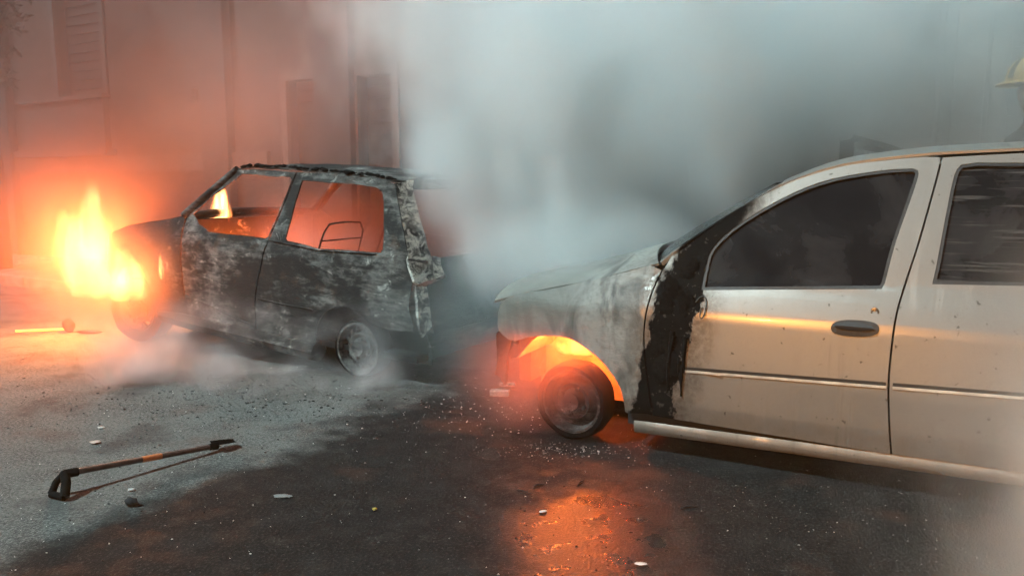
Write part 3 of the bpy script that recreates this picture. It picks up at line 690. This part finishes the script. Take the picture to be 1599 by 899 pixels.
def flame(name, loc, rx, ry, h, mat, label, lights=(), lean=(0, 0), seed=0, squash=1):
    bm = bmesh.new(); seg, rings = 20, 14; prev = None
    bot = bm.verts.new((0, 0, 0)); L_ = []
    for i in range(1, rings):
        t = i/rings; r = .08+1.15*((1-t)**.62)*min(1, t*2.6)**.5
        row = []
        for k in range(seg):
            a = 2*math.pi*k/seg; kk = 1+.10*mn.noise(Vector((math.cos(a)*1.4, math.sin(a)*1.4, t*3+seed)))
            row.append(bm.verts.new((r*kk*math.cos(a), r*kk*math.sin(a), t)))
        L_.append(row)
    top = bm.verts.new((0, 0, 1))
    for k in range(seg):
        bm.faces.new((bot, L_[0][(k+1) % seg], L_[0][k])); bm.faces.new((top, L_[-1][k], L_[-1][(k+1) % seg]))
    for i in range(len(L_)-1):
        for k in range(seg): bm.faces.new((L_[i][k], L_[i][(k+1) % seg], L_[i+1][(k+1) % seg], L_[i+1][k]))
    o = build(name, bm, mat); o.location = loc; o.scale = (rx, ry, h); o.rotation_euler = (lean[0], lean[1], seed)
    tag(o, label, 'flame', 'flames of the burning cars')
    for (p_, wt, rad, col) in lights:
        l = bpy.data.lights.new('fire_light', 'POINT'); l.energy = wt; l.color = col; l.shadow_soft_size = rad
        lo = bpy.data.objects.new('fire_light', l); COL.objects.link(lo); lo.location = p_
    return o
FIRE = (1, .27, .055)
fm1 = flame_mat('flame_big', 11, ns=1.9); fm2 = flame_mat('flame_mid', 15, ns=1.9); fm3 = flame_mat('flame_small', 70, (1, .55, .2), (1, .22, .03)); fm4 = flame_mat('flame_arch', 34, (1, .42, .08), (1, .09, .008), 3.0, 1.2)
for k_, (px_, py_, pz_, r_, h_, ln_, lb_) in enumerate((
        (-3.62, 6.58, .28, .27, 1.12, 1, 'tallest white-hot flame tongue over the burnt hatchback nose'),
        (-3.84, 6.60, .38, .20, .78, -6, 'flame tongue at the far left edge of the fire'),
        (-3.73, 6.52, .30, .24, .84, -3, 'flame tongue between the tallest one and the leftmost one'),
        (-3.47, 6.50, .34, .19, .78, 7, 'flame tongue leaning right of the tallest one'),
        (-3.58, 6.46, .30, .22, .52, 4, 'short flame in front of the tallest tongue'),
        (-3.28, 6.22, .40, .18, .40, 5, 'low flame joining the tall fire and the wheel fire'),
        (-3.08, 5.98, .36, .24, .48, -2, 'low yellow flame right above the burning front wheel'),
        (-2.94, 5.94, .38, .16, .36, 6, 'rightmost low flame beside the burning front wheel'))):
    flame('flame', (px_, py_, pz_), r_, r_*.9, h_, fm1 if k_ < 5 else fm2, lb_, {0: [((-3.64, 6.56, .72), 580, .07, FIRE)], 6: [((-3.08, 5.97, .55), 85, .05, FIRE)]}.get(k_, ()), seed=k_*1.3, lean=(0, R(ln_)))
flame('flame', (-2.40, 6.25, .90), .13, .10, .42, fm3, 'thin flame tongue standing inside the empty front window of the burnt hatchback', [((-2.2, 6.15, .62), 120, .05, (1, .17, .035))], seed=3, lean=(0, R(-4)))
flame('flame', (-2.71, 5.83, .56), .035, .03, .22, fm3, 'tiny flame on the wing just ahead of the burnt front door', seed=4)
# fire in the silver car's wheel arch
aw = SIL.matrix_basis @ Vector((.04, -.20, .40))
aw2 = SIL.matrix_basis @ Vector((.06, -.11, .495))
flame('flame', tuple(aw), .24, .09, .17, fm4, 'flame filling the front wheel arch of the silver car', [(tuple(aw2), 28, .02, (1, .19, .026)), (tuple(SIL.matrix_basis @ Vector((-.06, -.28, .40))), 17, .03, (1, .11, .012))], seed=0).rotation_euler.z = R(152)

# ------------------------------------------------------------------ the tool lying on the road
TL = empty('shovel', (-1.874, 3.06, 0)); a0 = Vector((-1.874, 3.075, .085)); a1 = Vector((-1.405, 3.63, .022))
ax = (a1-a0).normalized(); sidev = ax.cross(Vector((0, 0, 1))).normalized(); TL.rotation_euler = (0, 0, 0)
L0 = Vector(TL.location)
pole = simple('weathered_shaft', (.075, .045, .035), .5, 0, .35, 25)
bm = bmesh.new(); tube(bm, [a0-L0, a0.lerp(a1, .4)-L0, a0.lerp(a1, .87)-L0], .0125, 10); build('shaft', bm, pole, TL, 60)
bm = bmesh.new(); tube(bm, [a0.lerp(a1, .42)-L0, a0.lerp(a1, .54)-L0], .0142, 10); build('orange_band', bm, simple('orange_tape', (.50, .15, .04), .6), TL, 60)
bm = bmesh.new(); tube(bm, [a0.lerp(a1, -.02)-L0, a0.lerp(a1, .05)-L0], .019, 10); build('ferrule', bm, char, TL, 60)
# D grip: a flat triangle standing on its edge
bm = bmesh.new(); c = a0-L0; back = -ax
apex = c+Vector((0, 0, .035)); e1 = c-ax*.085+Vector((0, 0, -.062))+sidev*.02; e2 = c-ax*.03+Vector((0, 0, -.068))+sidev*.055
g1 = c+Vector((0, 0, .012)); gA = c+back*.05+sidev*.055; gA.z = .016; gB = c+back*.05-sidev*.055; gB.z = .016+.0
top_ = c+Vector((0, 0, .03))
p1 = Vector((c.x-.045, c.y-.055, .016)); p2 = Vector((c.x+.028, c.y-.085, .016)); p0 = c+Vector((-.012, -.005, .006))
tube(bm, [p0, p0.lerp(p1, .5)+Vector((-.008, 0, .004)), p1], .015, 8); tube(bm, [p0, p0.lerp(p2, .5)+Vector((.006, 0, .006)), p2], .019, 8); tube(bm, [p1, p2], .015, 8)
build('grip', bm, char, TL, 60)
bm = bmesh.new(); q0 = a0.lerp(a1, .86)-L0; q1 = a0.lerp(a1, 1.0)-L0
tube(bm, [q0, q0.lerp(q1, .4)], [.016, .02], 8)
vs = []
for i in range(7):
    t = i/6; ww = .045*(1-.6*t**3)
    cpt = q0.lerp(q1, .25)+(q1-q0)*t*1.1; cpt.z = .018+.012*(1-t)
    vs.append([bm.verts.new(cpt+sidev*ww*s+Vector((0, 0, .014*abs(s)))) for s in (-1, -.5, 0, .5, 1)])
for i in range(6):
    for k in range(4): bm.faces.new((vs[i][k], vs[i][k+1], vs[i+1][k+1], vs[i+1][k]))
ret = bmesh.ops.solidify(bm, geom=[f for f in bm.faces], thickness=.004)
build('blade', bm, char, TL, 60)
tag(TL, 'dark shovel with triangular grip and orange band lying on the grey road', 'shovel')

# ------------------------------------------------------------------ debris on the road
chalk = simple('pale_chip', (.62, .60, .56), .7); yell = simple('yellow_chip', (.55, .42, .08), .6); coal = simple('char_lump', (.012, .011, .011), .8, 0, .4, 40, .8)
def chip(loc, s, mat, label, cat='chip', seed=0, rot=0, name='paint_chip'):
    o = rock(name, (loc[0], loc[1], .002), s, mat, seed, None, rot); tag(o, label, cat, 'loose pieces on the road'); return o
chip((-2.10, 3.69), (.028, .014, .007), simple('pink_chip', (.72, .50, .40), .7), 'pale pink flat chip on the road behind the shovel', seed=1, rot=.3)
chip((-2.20, 3.93), (.018, .012, .005), chalk, 'white chip on the dry road, farther back than the pink one', seed=2)
chip((-1.545, 2.936), (.026, .02, .018), coal, 'black charred lump on the road in front of the shovel', 'char lump', 3, name='char_lump')
chip((.44, 2.453), (.022, .010, .004), chalk, 'oval white chip at the bottom edge, right of the orange reflection', seed=4)
chip((.124, 2.875), (.018, .008, .004), chalk, 'white chip at the top of the orange reflection', seed=5, rot=.4)
chip((-.55, 2.893), (.010, .008, .006), yell, 'yellow crumb on the wet road', seed=6)
chip((-.96, 3.03), (.04, .02, .004), simple('grey_flake', (.22, .22, .21), .7), 'broad grey flake on the wet road', seed=7)
chip((-1.62, 3.09), (.016, .010, .005), chalk, 'small white chip between the shovel shaft and its shadow', seed=8)
for i, (x, y, rz, ln, lb) in enumerate(((.05, 3.07, -.5, .07, 'thin black splinter left of the other above the orange reflection'), (.115, 3.14, .5, .05, 'short black splinter right of the other above the orange reflection'), (.30, 3.17, 1.1, .06, 'black splinter lying below the glowing wheel'), (.715, 2.92, .35, .08, 'black splinter on the dark road under the silver door'))):
    bm = bmesh.new(); tube(bm, [(-ln/2, 0, .004), (-ln*.1, .004, .006), (ln/2, -.003, .004)], [.003, .005, .002], 5)
    o = build('splinter', bm, coal); o.location = (x, y, .002); o.rotation_euler.z = rz; tag(o, lb, 'splinter', 'black splinters on the road')
bm = bmesh.new(); box(bm, -.06, .06, -.03, .03, 0, .035, .005); o = build('brick_fragment', bm, simple('buff_block', (.50, .42, .34), .8)); o.location = (-.075, 4.57, .001); o.rotation_euler.z = -.1
tag(o, 'pale buff block on the road in front of the silver car nose', 'block', 'pale blocks')
bm = bmesh.new(); box(bm, -.05, .05, -.025, .025, 0, .02, .004); o = build('brick_fragment', bm, bpy.data.materials['buff_block']); o.location = (-.03, 4.80, .001); o.rotation_euler.z = .1
tag(o, 'thin pale piece just behind the buff block', 'block', 'pale blocks')
chip((-3.93, 6.62), (.055, .05, .06), coal, 'dark rounded lump in front of the flames with a glowing strip beside it', 'char lump', 9, name='char_lump')
chip((-3.70, 6.55), (.11, .05, .02), coal, 'flat dark piece right of the rounded lump near the flames', 'char lump', 10, name='char_lump')
bm = bmesh.new(); tube(bm, [(-4.40, 6.62, .008), (-4.2, 6.66, .01), (-3.99, 6.70, .012)], .012, 6)
em = NT('molten_strip'); em.bsdf((.6, .3, .1), .6, emit=(1, .36, .07), es=2.6)
o = build('burning_strip', bm, em.m); tag(o, 'glowing burning strip of melted plastic on the road left of the lump', 'burning strip')
bm = bmesh.new(); rng = random.Random(8)
def flake(bm, x, y, s, z=.003, th=.3):
    a = rng.uniform(0, 6.28); n = rng.choice((4, 5, 6)); st = rng.uniform(.4, 1)
    lo = []; hi = []
    for k in range(n):
        t = a+k*6.283/n; r = s*rng.uniform(.6, 1.2)
        px, py = r*math.cos(t), r*math.sin(t)*st
        lo.append(bm.verts.new((x+px, y+py, z-.002))); hi.append(bm.verts.new((x+px*.8, y+py*.8, z+s*th*rng.uniform(.3, 1))))
    bm.faces.new(hi)
    for k in range(n): bm.faces.new((lo[k], lo[(k+1) % n], hi[(k+1) % n], hi[k]))
bw = bmesh.new(); bk = bmesh.new(); bgr = bmesh.new()
def scatter(cx_, cy_, sx_, sy_, n, smin, smax, target):
    for _ in range(n): flake(target, rng.gauss(cx_, sx_), rng.gauss(cy_, sy_), rng.uniform(smin, smax)*rng.choice((.5, .7, 1)))
scatter(-1.5, 4.6, .7, .45, 900, .003, .009, bgr); scatter(-1.4, 4.5, .7, .4, 120, .003, .008, bw); scatter(-1.4, 4.6, .8, .35, 350, .004, .013, bk)
scatter(-.6, 3.4, 1.2, .7, 250, .002, .006, bgr); scatter(-1.6, 3.1, .7, .45, 110, .002, .005, bw); scatter(1.0, 2.75, .5, .25, 160, .002, .005, bgr)
scatter(.3, 3.6, .22, .07, 170, .003, .008, bgr); scatter(.3, 3.55, .16, .05, 30, .003, .007, bw); scatter(-1.0, 3.1, 1.2, .5, 500, .002, .006, bk)
scatter(-2.2, 3.8, .8, .6, 150, .003, .007, bk); scatter(-.1, 4.2, .25, .2, 90, .003, .007, bw); scatter(-3.2, 5.5, 1.0, .6, 120, .004, .012, bk); scatter(.4, 2.9, .9, .5, 60, .002, .005, bw)
for nm, b_, mt, lb in (('white_ash_flakes', bw, chalk, 'tiny white ash flakes and glass crumbs strewn over the road'), ('grey_ash_flakes', bgr, simple('ash_flake', (.14, .137, .13), .8), 'grey ash crumbs strewn over the road'), ('charcoal_crumbs', bk, coal, 'black charcoal crumbs strewn over the road')):
    tag(build(nm, b_, mt), lb, 'debris', kind='stuff')

# ------------------------------------------------------------------ firefighter beyond the silver car: only the helmet shows
PF = empty('person', (3.36, 4.93, .12)); tag(PF, 'person in a yellow firefighter helmet at the right edge, behind the silver car', 'person')
me = bpy.data.meshes.new('body')
J = [((0, 0, .95), .15), ((0, 0, 1.15), .16), ((-.01, 0, 1.36), .17), ((-.01, 0, 1.48), .09), ((-.03, 0, 1.56), .06), ((-.05, 0, 1.66), .085), ((-.06, 0, 1.76), .085),
     ((.0, .10, .88), .09), ((-.03, .12, .48), .065), ((.0, .12, .08), .05), ((-.14, .12, .04), .045),
     ((.0, -.10, .88), .09), ((-.03, -.12, .48), .065), ((.0, -.12, .08), .05), ((-.14, -.12, .04), .045),
     ((0, .20, 1.40), .07), ((.03, .26, 1.12), .055), ((-.16, .24, .96), .045), ((-.25, .22, .95), .04),
     ((0, -.20, 1.40), .07), ((.03, -.26, 1.12), .055), ((-.16, -.24, .96), .045), ((-.25, -.22, .95), .04), ((-.15, 0, 1.69), .014)]
E_ = [(0, 1), (1, 2), (2, 3), (3, 4), (4, 5), (5, 6), (0, 7), (7, 8), (8, 9), (9, 10), (0, 11), (11, 12), (12, 13), (13, 14), (2, 15), (15, 16), (16, 17), (17, 18), (2, 19), (19, 20), (20, 21), (21, 22), (5, 23)]
me.from_pydata([j[0] for j in J], E_, [])
pm = NT('dark_turnout_gear_and_skin'); x, y, z = pm.sep(pm.pos()); pm.bsdf(pm.mix(pm.mr(z, 1.545, 1.55), (.025, .026, .03), (.30, .19, .14)), .8)
bo = link('body', me, pm.m, PF)
md = bo.modifiers.new('skin', 'SKIN'); 
for i, j in enumerate(J): me.skin_vertices[0].data[i].radius = (j[1], j[1])
me.skin_vertices[0].data[0].use_root = True
bo.modifiers.new('sub', 'SUBSURF').levels = 2; bo.modifiers['sub'].render_levels = 2
hy = simple('yellow_helmet', (.66, .42, .13), .45, 0, .15, 10)
hd = empty('helmet', (-.055, 0, 1.74)); hd.parent = PF
bm = bmesh.new(); prof = [(.150, 0), (.148, .04), (.135, .09), (.105, .135), (.06, .162), (.004, .17)]
lathe(bm, prof, 28, axis='z'); 
for v in bm.verts: v.co.x *= 1.12
build('shell', bm, hy, hd, 60)
bm = bmesh.new(); prof = [(.150, .010), (.185, -.004), (.188, -.012), (.150, -.004)]; lathe(bm, prof, 28, axis='z')
for v in bm.verts:
    v.co.x *= 1.12
    if v.co.x < -.15: v.co.x -= .012
build('brim', bm, hy, hd, 60)
bm = bmesh.new(); tube(bm, [(-.172, 0, .03), (-.160, 0, .075), (-.12, 0, .125), (-.05, 0, .165), (.05, 0, .17), (.12, 0, .125), (.16, 0, .06)], .014, 8); build('crest', bm, simple('helmet_crest', (.24, .18, .11), .6), hd, 60)
PF.rotation_euler.z = R(8); PF.scale = (1.04, 1.04, 1.04)

# ------------------------------------------------------------------ street tree at the left edge
TR = empty('tree', (-7.3, 10.75, .12)); TR.scale = (1.25, 1.25, 1.2); tag(TR, 'street tree with dark leaves reaching in at the top left corner', 'tree')
bm = bmesh.new(); tube(bm, [(0, 0, 0), (.02, .0, 1.2), (.06, .02, 2.3), (.2, .02, 3.3), (.3, 0, 4.4)], [.14, .12, .10, .07, .03], 10)
tube(bm, [(.06, .02, 2.3), (.35, -.1, 2.9), (.55, -.15, 3.6)], [.06, .04, .015], 7); tube(bm, [(.05, 0, 2.0), (-.4, .1, 2.8), (-.8, .2, 3.5)], [.06, .04, .015], 7)
build('trunk', bm, simple('bark', (.05, .035, .028), .9, 0, .3, 20, .8), TR, 60)
bm = bmesh.new(); rng = random.Random(21)
cl = [(.38, -.1, 2.85, .22), (.5, -.15, 3.3, .34), (.62, -.1, 3.75, .4), (.1, 0, 3.4, .5), (-.5, .1, 3.3, .5), (.2, 0, 4.2, .6), (.25, -.1, 2.5, .18), (-.3, 0, 4.0, .6), (.32, -.12, 2.2, .12)]
for cx_, cy_, cz_, r_ in cl:
    for i in range(int(900*r_)):
        v = Vector((rng.gauss(0, 1), rng.gauss(0, 1), rng.gauss(0, 1))).normalized()*r_*rng.random()**.45; c = Vector((cx_, cy_, cz_))+v
        a = Vector((rng.uniform(-1, 1), rng.uniform(-1, 1), rng.uniform(-.9, .3))).normalized(); b = a.cross(Vector((rng.uniform(-1, 1), rng.uniform(-1, 1), 1))).normalized(); s = rng.uniform(.03, .055)
        vs = [bm.verts.new(c), bm.verts.new(c+a*s+b*s*.45), bm.verts.new(c+a*s*2), bm.verts.new(c+a*s-b*s*.45)]; bm.faces.new(vs)
build('crown', bm, simple('leaf', (.05, .06, .025), .6), TR)

# ------------------------------------------------------------------ smoke and haze
def vol_box(name, x0, x1, y0, y1, z0, z1, mat, street=False):
    bm = bmesh.new(); box(bm, x0, x1, y0, y1, z0, z1)
    if street: bm.transform(WM)
    bmesh.ops.recalc_face_normals(bm, faces=bm.faces)
    if bm.calc_volume(signed=True) < 0: bmesh.ops.reverse_faces(bm, faces=bm.faces[:])
    o = build(name, bm, mat, smooth='keep'); o['kind'] = 'stuff'; return o
def smoke(name, color, dens, aniso=.0, step=1.0):
    m = NT(name); pv = m.n('VolumePrincipled'); m.put(pv.inputs['Color'], color); pv.inputs['Anisotropy'].default_value = aniso
    return m, pv
def fin(m, pv, den, step=1.0):
    m.put(pv.inputs['Density'], den); m.t.links.new(pv.outputs[0], m.out.inputs['Volume'])
    try: m.m.cycles.volume_step_rate = step; m.m.cycles.homogeneous_volume = False
    except Exception: pass
    return m.m
# main column between the two cars
m, pv = smoke('smoke_column', (.97, .992, .995), 0)
p = m.pos(); x, y, z = m.sep(p); h = m.math('SUBTRACT', z, .62)
mp = m.n('Mapping'); m.put(mp.inputs['Vector'], p); mp.inputs['Scale'].default_value = (1, 1, .62)
n1 = m.noise(mp.outputs[0], 1.35, 4, .60)
cxn = m.math('ADD', .44, m.math('MULTIPLY', h, .36)); cyn = m.math('ADD', 5.25, m.math('MULTIPLY', h, .20))
rad = m.math('ADD', .86, m.math('MULTIPLY', h, .80))
dx = m.math('DIVIDE', m.math('SUBTRACT', x, cxn), rad); dy = m.math('DIVIDE', m.math('SUBTRACT', y, cyn), m.math('MULTIPLY', rad, .8))
dd = m.math('SQRT', m.math('ADD', m.math('MULTIPLY', dx, dx), m.math('MULTIPLY', dy, dy)))
dd = m.math('ADD', dd, m.math('MULTIPLY', m.math('SUBTRACT', n1, .5), 1.6))
den = m.math('MULTIPLY', m.mr(dd, 1.08, .30), m.mr(n1, .70, .38, .40, 1))
den = m.math('MULTIPLY', den, m.math('MULTIPLY', m.math('MULTIPLY', m.mr(z, .40, .78), m.mr(z, 3.15, 2.45)), m.math('DIVIDE', 7.5, m.math('ADD', .8, m.math('MULTIPLY', h, .75)))))
bm = bmesh.new(); rings = []
for zz in (.38, .8, 1.3, 2.0, 2.6, 3.16):
    hh = zz-.62; cx_, cy_, rr = .44+hh*.36, 5.25+hh*.20, max(.86+hh*.80, .6)*1.36
    rings.append([bm.verts.new((cx_+rr*math.cos(2*math.pi*k/16), cy_+rr*.82*math.sin(2*math.pi*k/16), zz)) for k in range(16)])
for i in range(len(rings)-1):
    for k in range(16): bm.faces.new((rings[i][k], rings[i][(k+1) % 16], rings[i+1][(k+1) % 16], rings[i+1][k]))
bm.faces.new(rings[0][::-1]); bm.faces.new(rings[-1])
o = build('smoke_column', bm, fin(m, pv, den, .5)); tag(o, 'thick pale smoke column rising between the two cars', 'smoke', kind='stuff')
# smoke hanging over the pavement, round the fire and over the bonnet
GREY = (.90, .92, .91); BROWN = (.52, .31, .27)
def soft(name, c, size, dens, color, label, ns=1.6, amp=.9, pw=1.3, step=.6, rotz=0):
    """cloud whose density fades smoothly to nothing at its rim"""
    m, pv = smoke(name, color, 0); p = m.pos()
    ln = m.n('VectorMath', operation='LENGTH'); m.put(ln.inputs[0], p); r_ = ln.outputs['Value']
    if amp: r_ = m.math('ADD', r_, m.math('MULTIPLY', m.math('SUBTRACT', m.noise(p, ns, 2, .5), .5), amp))
    den = m.math('MULTIPLY', m.math('POWER', m.mr(r_, .98, .05), pw), dens)
    if amp: den = m.math('MULTIPLY', den, m.mr(ln.outputs['Value'], 1.0, .8))
    bm = bmesh.new(); bmesh.ops.create_icosphere(bm, subdivisions=3, radius=1.02)
    o = build(name, bm, fin(m, pv, den, step)); o.location = c; o.scale = size; o.rotation_euler.z = rotz
    tag(o, label, 'smoke', kind='stuff'); return o
SR = R(180-ST)
def uv(u, v, z): return tuple(U*u+N*v+Vector((0, 0, z)))
soft('right_smoke', uv(-.3, 5.9, 1.9), (3.8, 1.7, 1.9), .80, GREY, 'dull grey smoke behind the silver car', rotz=SR)
soft('sooty_smoke', uv(9.8, 5.9, 2.2), (6.8, 2.3, 3.3), .36, BROWN, 'brownish smoke over the pavement behind the burnt hatchback', rotz=SR, amp=.6)
soft('upper_smoke', uv(5.4, 5.7, 2.3), (3.0, 1.8, 1.9), .26, (.72, .62, .60), 'pale smoke drifting above the burnt hatchback', rotz=SR)
soft('fire_smoke', (-3.5, 6.4, .75), (1.9, 1.5, 1.6), .75, BROWN, 'glowing orange smoke halo round the flames', amp=.5, pw=2.0)
soft('glare_smoke', (-3.0, 5.74, .55), (.80, .52, .75), 2.2, (.66, .46, .42), 'added smoke standing in for the glare over the burnt hatchback front wheel', amp=.6)  # cloud added to veil wing and wheel the way the fire's glare does
soft('cabin_smoke', tuple(BUR.matrix_basis @ Vector((.62, -.76, .88))), (1.2, .85, .55), 1.7, (.78, .62, .57), 'orange smoke inside the burnt hatchback cabin', rotz=R(150), amp=.4)
soft('arch_smoke', tuple(SIL.matrix_basis @ Vector((.20, .10, .34))), (.55, .36, .38), 2.4, (.70, .42, .36), 'red lit smoke round the burning front wheel of the silver car', rotz=R(152), amp=.6)
soft('bonnet_smoke', tuple(SIL.matrix_basis @ Vector((.22, -.62, .92))), (.95, .85, .42), 2.2, (.93, .97, .97), 'pale smoke lying over the bonnet of the silver car', rotz=R(152))
soft('gap_smoke', (.16, 5.10, 1.30), (1.0, .75, 1.3), 5.0, (.97, .992, .995), 'dense white smoke pouring up from the gap between the cars', ns=1.9, amp=1.1, step=.5)
soft('tail_smoke', (-.34, 4.74, .42), (.70, .55, .58), .9, (.85, .95, .95), 'bluish smoke in front of the burnt hatchback tail')
# low smoke rolling over the road by the burnt hatchback
m, pv = smoke('road_smoke', (.92, .90, .90), 0)
p = m.pos(); x, y, z = m.sep(p); n1 = m.noise(p, 1.7, 3, .55)
den = m.math('MULTIPLY', m.mr(n1, .46, .74), m.math('MULTIPLY', m.mr(z, .62, .05), 4.4))
ex = m.math('SUBTRACT', x, -1.75); ey = m.math('SUBTRACT', y, 4.95)
el = m.math('SQRT', m.math('ADD', m.math('POWER', m.math('DIVIDE', m.math('ADD', ex, m.math('MULTIPLY', ey, .9)), 1.5), 2), m.math('POWER', m.math('DIVIDE', ey, .75), 2)))
den = m.math('MULTIPLY', den, m.mr(el, 1.0, .4))
o = vol_box('road_smoke', -3.6, -.2, 4.2, 5.8, .012, .66, fin(m, pv, den, .5)); tag(o, 'low smoke rolling over the road beside the burnt hatchback', 'smoke', kind='stuff')
# loose smoke drifting past the rear door of the silver car
m, pv = smoke('drifting_smoke', (.93, .90, .86), 0)
p = m.pos(); x, y, z = m.sep(p)
mp = m.n('Mapping'); m.put(mp.inputs['Vector'], p); mp.inputs['Scale'].default_value = (1, 1, .55)
n1 = m.noise(mp.outputs[0], 2.2, 2, .5)
rgt = m.math('ADD', m.math('SUBTRACT', x, m.math('MULTIPLY', z, .10)), m.math('MULTIPLY', m.math('SUBTRACT', n1, .5), 1.1))
den = m.math('MULTIPLY', m.mr(rgt, .98, 1.55), m.math('MULTIPLY', m.mr(z, 1.38, .60), 1.9))
den = m.math('MULTIPLY', den, m.math('MULTIPLY', m.mr(y, 1.25, 1.55), m.mr(y, 2.25, 1.95)))
o = vol_box('drifting_smoke', .85, 2.4, 1.2, 2.26, .012, 1.4, fin(m, pv, den, .6)); tag(o, 'loose pale smoke drifting past the rear door of the silver car', 'smoke', kind='stuff')
# even haze in the whole street
m, pv = smoke('haze', (.85, .87, .87), 0); pv.inputs['Density'].default_value = .003; m.m.cycles.homogeneous_volume = True
m.t.links.new(pv.outputs[0], m.out.inputs['Volume'])
o = vol_box('haze', -45, 45, -45, 45, -1, 7.6, m.m); tag(o, 'even thin smoke haze in the whole street', 'haze', kind='stuff')
